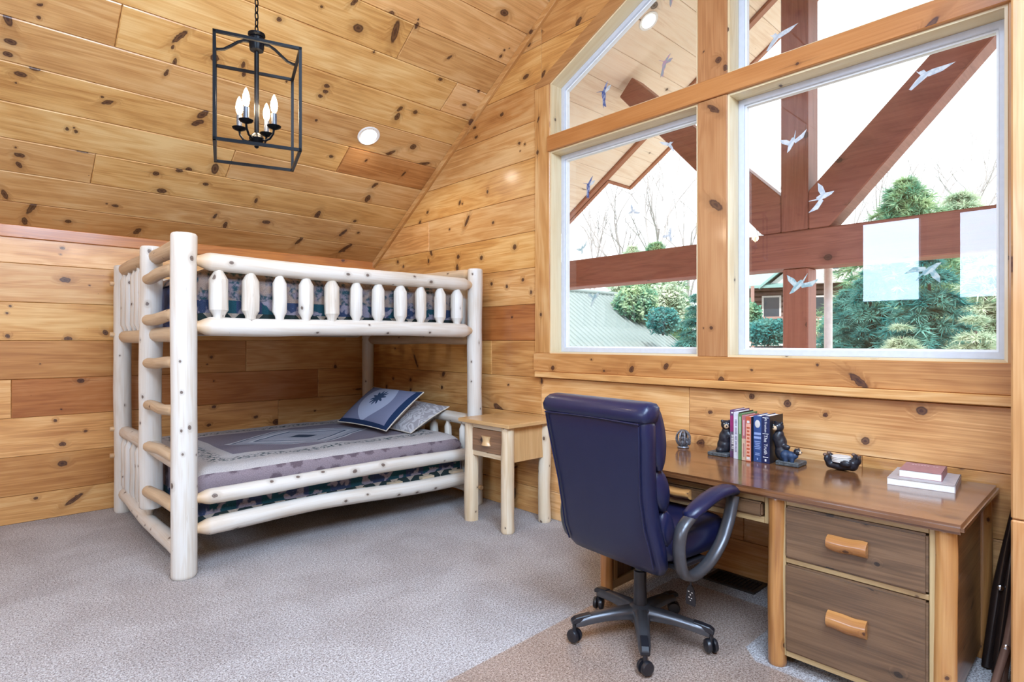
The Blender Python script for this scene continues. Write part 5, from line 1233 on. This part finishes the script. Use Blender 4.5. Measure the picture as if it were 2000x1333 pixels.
for f in (toC, toC2):
    fas(XR1 - 0.02, XR1 + 0.03, -0.55, LS, 0.0, 0.03, f); fas(XR1 + 0.035, XR1 + 0.07, -0.55, LS, 0.0, 0.014, f)
    fas(XR1 + 0.05, XR1 + 0.10, -0.60, vN, -0.2, 0.03, f)
    fas(XR2 - 0.02, XR2 + 0.02, vN - 0.02, LS + 0.02, -0.2, 0.02, f); fas(XR2 + 0.02, XR2 + 0.05, vN - 0.02, LS + 0.02, -0.22, 0.006, f)
    fas(XR1 + 0.06, XR2 + 0.02, vN - 0.03, vN, -0.2, 0.016, f)
    fas(XW + 0.17, XR1 + 0.08, -0.62, -0.55, -0.2, 0.02, f)
tsm = thing('porch_truss', 'red-brown timber truss with king post, tie beam and diagonal struts on the porch', 'truss', (XT, YR, -3))
def tim(nm, poly, t=0.20, bev=0.008, gr=None):
    return MB().prism(ccw(poly), lambda u, v, d: Vector((d, u, v)), XT - 0.02, XT + t).build(nm, 'timber', tsm, bev=bev, grain=gr)
tim('tie_beam', [(YN - 0.6, 1.888), (YW + 0.6, 1.888), (YW + 0.6, 2.160), (YN - 0.6, 2.160)], 0.20, gr=1)
tim('king_post', [(1.583, 2.162), (1.777, 2.162), (1.777, zc(YR) - 0.08), (1.583, zc(YR) - 0.08)], 0.18, gr=2)
for sg in (1, -1):
    y0, z0 = (1.779, 2.30) if sg > 0 else (1.581, 2.30)
    dv = Vector((sg * 1.0, 1.0)).normalized(); nv = Vector((-dv.y * sg, dv.x * sg)); L = 1.98
    b0 = Vector((y0 + sg * 0.0, z0)); h = 0.098
    def q(l, o): return tuple(b0 + dv * l + nv * o)
    poly = [(y0, z0 + 0.138), (y0, 2.162), (y0 + sg * 0.138, 2.162), q(L, -h), q(L, h)] if True else None
    tim('strut', poly, 0.16, gr=1)
for sg, f in ((1, toC), (-1, toC2)):
    MB().prism([(XT - 0.02, -0.3), (XT + 0.16, -0.3), (XT + 0.16, LS - 0.05), (XT - 0.02, LS - 0.05)], f, 0.0, 0.12).build('rafter', 'timber', tsm, grain=1) if False else None
MB().box(XT, XT + 0.17, 1.590, 1.770, -3.0, 1.887).build('center_post', 'timber', tsm, bev=0.008)
for y in (YW + 0.1, YN - 0.1): MB().box(XT, XT + 0.17, y - 0.09, y + 0.09, -3.0, 1.887).build('porch_post', 'timber', tsm, bev=0.008)
# white pipe added to imitate a pale strip of reflection by the centre post
ds = MB().tube([(XT + 0.45, 1.60, -2.9), (XT + 0.45, 1.60, 1.95)], 0.030, 14).build('reflection_pipe', 'house_white', None, smooth=50)
tag(ds, 'white vertical pipe added for a strip of reflection beside the centre porch post', 'reflection_pipe')
# glowing disc on the soffit, added to imitate a downlight mirrored in the pane
base = toC(4.2, (YW - 2.77) / math.cos(CA), 0.001)
sl = thing('reflection_disc', 'round glowing disc in the porch soffit, added for a reflected downlight', 'ceiling light', base)
nrm = (toC(4.2, 2, 1) - toC(4.2, 2, 0)).normalized(); M_ = Vector((0, 0, -1)).rotation_difference(nrm).to_matrix()
for prof, nm, mt in (([(0.06, 0.0), (0.088, 0.0), (0.084, -0.006), (0.062, -0.002)], 'trim_ring', 'white_plastic'), ([(0.062, 0.0), (0.062, -0.004), (0.02, -0.005)], 'lens', 'can_lens')):
    MB().loft([[base + M_ @ Vector((r * math.cos(2 * math.pi * k / 24), r * math.sin(2 * math.pi * k / 24), z)) for k in range(24)] for r, z in prof]).build(nm, mt, sl, smooth=40)

# ------------------------------------------------------------------ landscape
FWD = Vector((math.cos(R(46.67)), math.sin(R(46.67)), 0)); RGT = Vector((math.sin(R(46.67)), -math.cos(R(46.67)), 0))
def far(px, D, z=None, py=None):
    """a place on the hillside: bearing px of the picture, distance D"""
    p = FWD * D + RGT * ((px - 1000) / 1132 * D)
    p.z = z if z is not None else (1.35 + (666.5 - py) / 1132 * D if py is not None else ground(p.x, p.y)); return p
def ground(x, y):
    d = math.hypot(x - 4, y - 2)
    t = max(0.0, min(1.0, (d - 6) / 20)); t = t * t * (3 - 2 * t)
    return -3.1 + 4.15 * t + max(0, d - 26) * 0.012 + 0.25 * mnoise.noise(Vector((x * 0.12, y * 0.12, 0)))
gm = MB(); vs = []; fs = []; nx, ny = 60, 60
for j in range(ny + 1):
    for i in range(nx + 1):
        x = 5.0 + 75 * (i / nx) ** 1.6; y = -40 + 110 * j / ny
        vs.append((x, y, ground(x, y)))
for j in range(ny):
    for i in range(nx): fs.append((j * (nx + 1) + i, j * (nx + 1) + i + 1, (j + 1) * (nx + 1) + i + 1, (j + 1) * (nx + 1) + i))
gr = gm.add(vs, fs).build('hillside_ground', 'ground', None, smooth=60); gr['kind'] = 'structure'
# driveway ribbon
dm = MB(); L_ = []
for px, D, w in ((1440, 9, 2.6), (1400, 13, 2.6), (1365, 18, 2.6), (1345, 23, 2.4), (1330, 28, 2.2)):
    p = far(px, D); L_.append((p - RGT * w, p + RGT * w))
vs = []; fs = []
for a, b in L_:
    for k in range(5):
        q = a.lerp(b, k / 4); q.z = ground(q.x, q.y) + 0.05; vs.append(q)
for i in range(len(L_) - 1):
    for k in range(4): fs.append((i * 5 + k, i * 5 + k + 1, (i + 1) * 5 + k + 1, (i + 1) * 5 + k))
dw = dm.add(vs, fs).build('driveway', 'asphalt', None, smooth=60); dw['kind'] = 'structure'

# neighbouring garage with a pale ribbed metal roof
gx0, gx1, gy, gz, gs = 8.5, 17.2, 12.66, 3.01, 0.70
gh = thing('garage', 'garage with pale green ribbed metal roof seen at the left of the windows', 'building', (13, 12.66, -2.5))
MB().box(gx0 + 0.3, gx1 - 0.3, gy - 4.6, gy + 4.6, -3.0, -0.5).build('walls', 'house_log', gh)
def gpt(x, q, sgn, d=0.0): return Vector((x, gy - sgn * q, gz - gs * q + d))
for sgn in (1, -1):
    MB().add([gpt(gx0, 0, sgn), gpt(gx1, 0, sgn), gpt(gx1, 5.2, sgn), gpt(gx0, 5.2, sgn), gpt(gx0, 0, sgn, -0.12), gpt(gx1, 0, sgn, -0.12), gpt(gx1, 5.2, sgn, -0.12), gpt(gx0, 5.2, sgn, -0.12)],
             [(0, 1, 2, 3), (7, 6, 5, 4), (0, 4, 5, 1), (1, 5, 6, 2), (2, 6, 7, 3), (3, 7, 4, 0)]).build('roof', 'metal_roof', gh)
for i in range(38):
    x = gx0 + 0.1 + i * 0.235
    MB().loft([[gpt(x - 0.022, 0.02, 1), gpt(x + 0.022, 0.02, 1), gpt(x + 0.012, 0.02, 1, 0.035), gpt(x - 0.012, 0.02, 1, 0.035)], [gpt(x - 0.022, 5.2, 1), gpt(x + 0.022, 5.2, 1), gpt(x + 0.012, 5.2, 1, 0.035), gpt(x - 0.012, 5.2, 1, 0.035)]]).build('rib', 'metal_roof', gh)
MB().tube([(gx0, gy, gz + 0.02), (gx1 + 0.05, gy, gz + 0.02)], 0.09, 8).build('ridge_cap', 'metal_roof', gh, smooth=50)

# trees
def conifer(label, base, H_, Rr, mat, seed, n=2600, low=0.05, trunk=0.09, group='evergreens on the hillside', tri=0.12):
    rnd = random.Random(seed)
    o = thing('evergreen_tree', label, 'tree', base, group=group)
    MB().tube([base, base + Vector((0, 0, H_ * 0.5)), base + Vector((0, 0, H_ * 0.95))], [trunk, trunk * 0.7, 0.02], 8).build('trunk', 'dark_bark', o, smooth=50)
    m_ = MB(); vs = []; fs = []
    levels = 30; per = max(4, n // (levels * 4))
    for lv in range(levels):
        h = low + (1 - low) * (lv + rnd.random() * 0.6) / levels
        rl = Rr * (1 - h) ** 0.85 + 0.05
        for bq in range(9):
            a = bq * 0.698 + lv * 0.41 + rnd.gauss(0, 0.18); rb = rl * (0.65 + 0.5 * rnd.random())
            for k in range(per):
                f = (k + rnd.random()) / per
                c = base + Vector((math.cos(a) * rb * f, math.sin(a) * rb * f, H_ * h + rb * (0.10 * f - 0.34 * f * f)))
                d = Vector((math.cos(a + rnd.gauss(0, 0.7)), math.sin(a + rnd.gauss(0, 0.7)), rnd.gauss(-0.15, 0.35))).normalized()
                s_ = d.cross(Vector((rnd.gauss(0, 0.5), rnd.gauss(0, 0.5), 1))).normalized()
                l = tri * (0.6 + 0.8 * rnd.random()) * (0.45 + 0.55 * min(1, rl / 0.5)); w = l * 0.22; b = len(vs)
                vs += [c - s_ * w * 0.4, c + s_ * w * 0.4, c + d * l, c + d * l * 0.75 + s_ * w * 3.0, c + d * l * 0.75 - s_ * w * 3.0]
                fs += [(b, b + 1, b + 2), (b, b + 3, b + 1), (b, b + 1, b + 4)]
    m_.add(vs, fs).build('foliage', mat, o)['kind'] = 'stuff'
    return o
def shrub(label, base, rx, rz, mat, seed, n=1500, group='shrubs by the driveway', leaf=0.11):
    rnd = random.Random(seed); o = thing('shrub', label, 'shrub', base, group=group)
    st_ = MB()
    for k in range(5):
        a = k * 1.3; st_.tube([base, base + Vector((rx * 0.3 * math.cos(a), rx * 0.3 * math.sin(a), rz * 0.8))], [0.03, 0.01], 5)
    st_.build('stems', 'dark_bark', o)
    vs = []; fs = []
    for i in range(n):
        v = Vector((rnd.gauss(0, 1), rnd.gauss(0, 1), rnd.gauss(0, 1))).normalized(); q = rnd.random() ** 0.4
        bump = 1 + 0.25 * mnoise.noise(v * 2.3 + Vector((seed, 0, 0)))
        c = base + Vector((v.x * rx * q * bump, v.y * rx * q * bump, rz + v.z * rz * q * bump))
        d = Vector((rnd.gauss(0, 1), rnd.gauss(0, 1), rnd.gauss(0.3, 1))).normalized(); s_ = d.orthogonal().normalized()
        l = leaf * (0.6 + 0.8 * rnd.random()); b = len(vs)
        vs += [c, c + d * l * 0.5 + s_ * l * 0.35, c + d * l, c + d * l * 0.5 - s_ * l * 0.35]; fs.append((b, b + 1, b + 2, b + 3))
    MB().add(vs, fs).build('foliage', mat, o)['kind'] = 'stuff'
    return o
def bare(label, base, H_, seed, group='bare winter trees on the skyline'):
    rnd = random.Random(seed); m_ = MB()
    o = thing('bare_tree', label, 'tree', base, group=group)
    tr = MB(); br = MB()
    def grow(p, d, l, r, lev):
        q = p + d * l; mid = p + d * l * 0.5 + Vector((rnd.gauss(0, 1), rnd.gauss(0, 1), 0)) * l * 0.04
        (tr if lev == 0 else br).tube([p, mid, q], [r, r * 0.85, r * 0.62], 5 if lev < 2 else 3, caps=False)
        if lev >= 4 or r < 0.004: return
        for k in range(3 if lev else 4):
            nd = (d + Vector((rnd.gauss(0, 0.42), rnd.gauss(0, 0.42), rnd.gauss(0.18, 0.2)))).normalized()
            f = 0.55 + 0.45 * rnd.random() if k else 1.0
            grow(p.lerp(q, f), nd, l * (0.55 + 0.2 * rnd.random()), r * 0.55, lev + 1)
    grow(Vector(base), Vector((rnd.gauss(0, 0.04), rnd.gauss(0, 0.04), 1)).normalized(), H_ * 0.42, H_ * 0.0125, 0)
    tr.build('trunk', 'bark', o, smooth=60); br.build('branches', 'bark', o)
    return o
# (bearing px, distance, crown-top py, radius)
def con(label, px, D, top, Rr, mat, seed, n, tri=0.12, z0=None, group='evergreens on the hillside'):
    b = far(px, D) if z0 is None else far(px, D, z=z0)
    H_ = 1.35 + (666.5 - top) / 1132 * D - b.z
    return conifer(label, b, H_, Rr, mat, seed, n, tri=tri, group=group)
con('big dark cedar filling the right of the large pane', 1815, 10.0, 490, 2.5, 'leaf_teal', 1, 7000, 0.20)
con('bushy teal cedar left of the big cedar in the large pane', 1700, 12.0, 520, 2.4, 'leaf_teal', 2, 7000, 0.20)
con('sunlit yellow-green cedar at the right edge of the large pane', 1925, 11.0, 505, 2.8, 'leaf_pale', 3, 6000, 0.22)
con('tall spruce rising above the tie beam in the large pane', 1768, 19.0, 345, 4.6, 'leaf_green', 4, 6000, 0.36)
con('pale tree top above the tie beam at the right border', 1875, 22.0, 372, 4.6, 'leaf_pale', 5, 4000, 0.40)
con('small spruce top showing over the beam in the left pane', 1282, 24.0, 470, 3.0, 'leaf_green', 6, 4000, 0.34)
con('pale small spruce top over the beam left of the other one', 1235, 25.0, 480, 3.0, 'leaf_pale', 7, 3500, 0.34)
con('dark cedar beside the centre post in the left pane', 1362, 15.0, 565, 1.6, 'leaf_teal', 8, 4500, 0.20)
con('low cedar between the log house and the big cedar', 1655, 16.0, 560, 2.2, 'leaf_teal', 9, 4500, 0.22)
def shr(label, px, D, top, bot, wpx, mat, seed, n=1600, leaf=0.13):
    zt = 1.35 + (666.5 - top) / 1132 * D; zb = 1.35 + (666.5 - bot) / 1132 * D
    shrub(label, far(px, D, z=zb), wpx / 1132 * D / 2, (zt - zb) / 2, mat, seed, n, leaf=leaf)
shr('leafy green shrub right behind the metal roof ridge', 1240, 19.5, 552, 640, 85, 'leaf_green', 11, 5280, 0.124)
shr('pale sunlit shrub behind the metal roof', 1302, 21.0, 548, 640, 75, 'leaf_pale', 12, 4320, 0.136)
shr('teal shrub low beside the driveway in the left pane', 1295, 17.0, 600, 655, 60, 'leaf_teal', 13, 3840, 0.093)
shr('bushy shrub left of the log house in the large pane', 1462, 14.0, 592, 655, 48, 'leaf_green', 14, 4800, 0.093)
shr('low rounded shrub in front of the log house', 1500, 13.0, 625, 675, 85, 'leaf_teal', 15, 4800, 0.081)
con('low pale cedar at the bottom right of the large pane', 1905, 7.6, 610, 1.9, 'leaf_pale', 16, 5000, 0.16)
con('low pale bush under the big cedar', 1760, 8.4, 625, 1.7, 'leaf_pale', 17, 4500, 0.15)
for i, (px, D, top, lab) in enumerate(((1288, 26, 255, 'forked bare tree over the beam in the left pane'), (1215, 30, 330, 'thin bare tree in the left pane'), (1345, 28, 330, 'bare tree beside the centre post in the left pane'),
                                       (1150, 32, 340, 'bare tree at the far left under the roof edge'), (1625, 30, 330, 'slim bare tree between king post and strut'), (1680, 27, 330, 'bare tree under the right strut'),
                                       (1915, 24, 240, 'tall bare tree at the right edge of the large pane'), (1840, 29, 270, 'bare tree behind the tall spruce'), (1490, 34, 380, 'far bare tree left of the king post'), (1740, 33, 300, 'far bare tree right of the strut'))):
    b = far(px, D); bare(lab, b, (1.35 + (666.5 - top) / 1132 * D) - b.z, 40 + i)

# log house across the road
hb = far(1545, 26.0, z=0.0); hr = math.atan2(FWD.y, FWD.x) - R(90 + 25)
hs_ = thing('log_house', 'brown log house with green roof and railed deck behind the centre post', 'building', (hb.x, hb.y, 0.4), hr)
hs_.location.z = 1.45
for k in range(10):
    MB().tube([(-3.2, 0, 0.12 + 0.24 * k), (3.4, 0, 0.12 + 0.24 * k)], 0.13, 8).build('wall_log', 'house_log', hs_, smooth=50, local=True)
MB().box(-3.2, 3.4, 0.0, 4.5, 0.0, 2.4).build('walls', 'house_log', hs_, local=True)
MB().prism([(-0.9, 2.4), (4.3, 2.4), (1.7, 4.6)], lambda u, v, d: Vector((u, -d, v)), -4.0, 0.6).build('gable_wall', 'house_white', hs_, local=True)
for sgn in (1, -1):
    c = Vector((1.7, 0, 4.75)); e = Vector((1.7 + sgn * 3.0, 0, 2.2)); nn = Vector((0, 0, 0.12))
    MB().add([c + Vector((0, -1.0, 0)), e + Vector((0, -1.0, 0)), e + Vector((0, 4.5, 0)), c + Vector((0, 4.5, 0)), c + Vector((0, -1.0, 0)) + nn, e + Vector((0, -1.0, 0)) + nn, e + Vector((0, 4.5, 0)) + nn, c + Vector((0, 4.5, 0)) + nn],
             [(0, 1, 2, 3), (7, 6, 5, 4), (0, 4, 5, 1), (1, 5, 6, 2), (2, 6, 7, 3), (3, 7, 4, 0)]).build('roof', 'green_roof', hs_, local=True)
MB().add([Vector(p) for p in ((-3.8, -0.9, 2.25), (0.2, -0.9, 2.25), (0.2, 4.5, 3.9), (-3.8, 4.5, 3.9), (-3.8, -0.9, 2.37), (0.2, -0.9, 2.37), (0.2, 4.5, 4.02), (-3.8, 4.5, 4.02))],
         [(0, 1, 2, 3), (7, 6, 5, 4), (0, 4, 5, 1), (1, 5, 6, 2), (2, 6, 7, 3), (3, 7, 4, 0)]).build('porch_roof', 'green_roof', hs_, local=True)
for x0, x1, z0, z1 in ((-2.6, -1.8, 0.9, 1.9), (-1.2, -0.4, 0.2, 1.95), (0.8, 1.8, 0.8, 1.9), (2.4, 3.1, 0.8, 1.9), (1.3, 2.1, 2.9, 3.7)):
    wf = MB().ring([(x0, z0), (x1, z0), (x1, z1), (x0, z1)], 0.08, lambda u, v, d: Vector((u, -0.12 - d if z0 < 2 else -0.62 - d, v)), 0.0, 0.06).build('window', 'house_white', hs_, local=True)
    MB().box(x0 + 0.06, x1 - 0.06, (-0.16 if z0 < 2 else -0.66), (-0.13 if z0 < 2 else -0.63), z0 + 0.06, z1 - 0.06).build('pane', 'house_dark', wf, local=True)
MB().box(-3.6, 4.2, -1.6, 0.0, -0.15, 0.0).build('deck', 'deck_red', hs_, local=True)
for x in (-3.5, -1.6, 0.3, 2.2, 4.1): MB().box(x, x + 0.14, -1.6, -1.46, -2.2, 2.3).build('deck_post', 'deck_red', hs_, local=True)
MB().box(-3.6, 4.2, -1.6, -1.52, 0.85, 0.95).build('rail', 'deck_red', hs_, local=True)
for i in range(36): MB().box(-3.5 + i * 0.213, -3.44 + i * 0.213, -1.58, -1.54, 0.0, 0.85).build('baluster', 'deck_red', hs_, local=True)
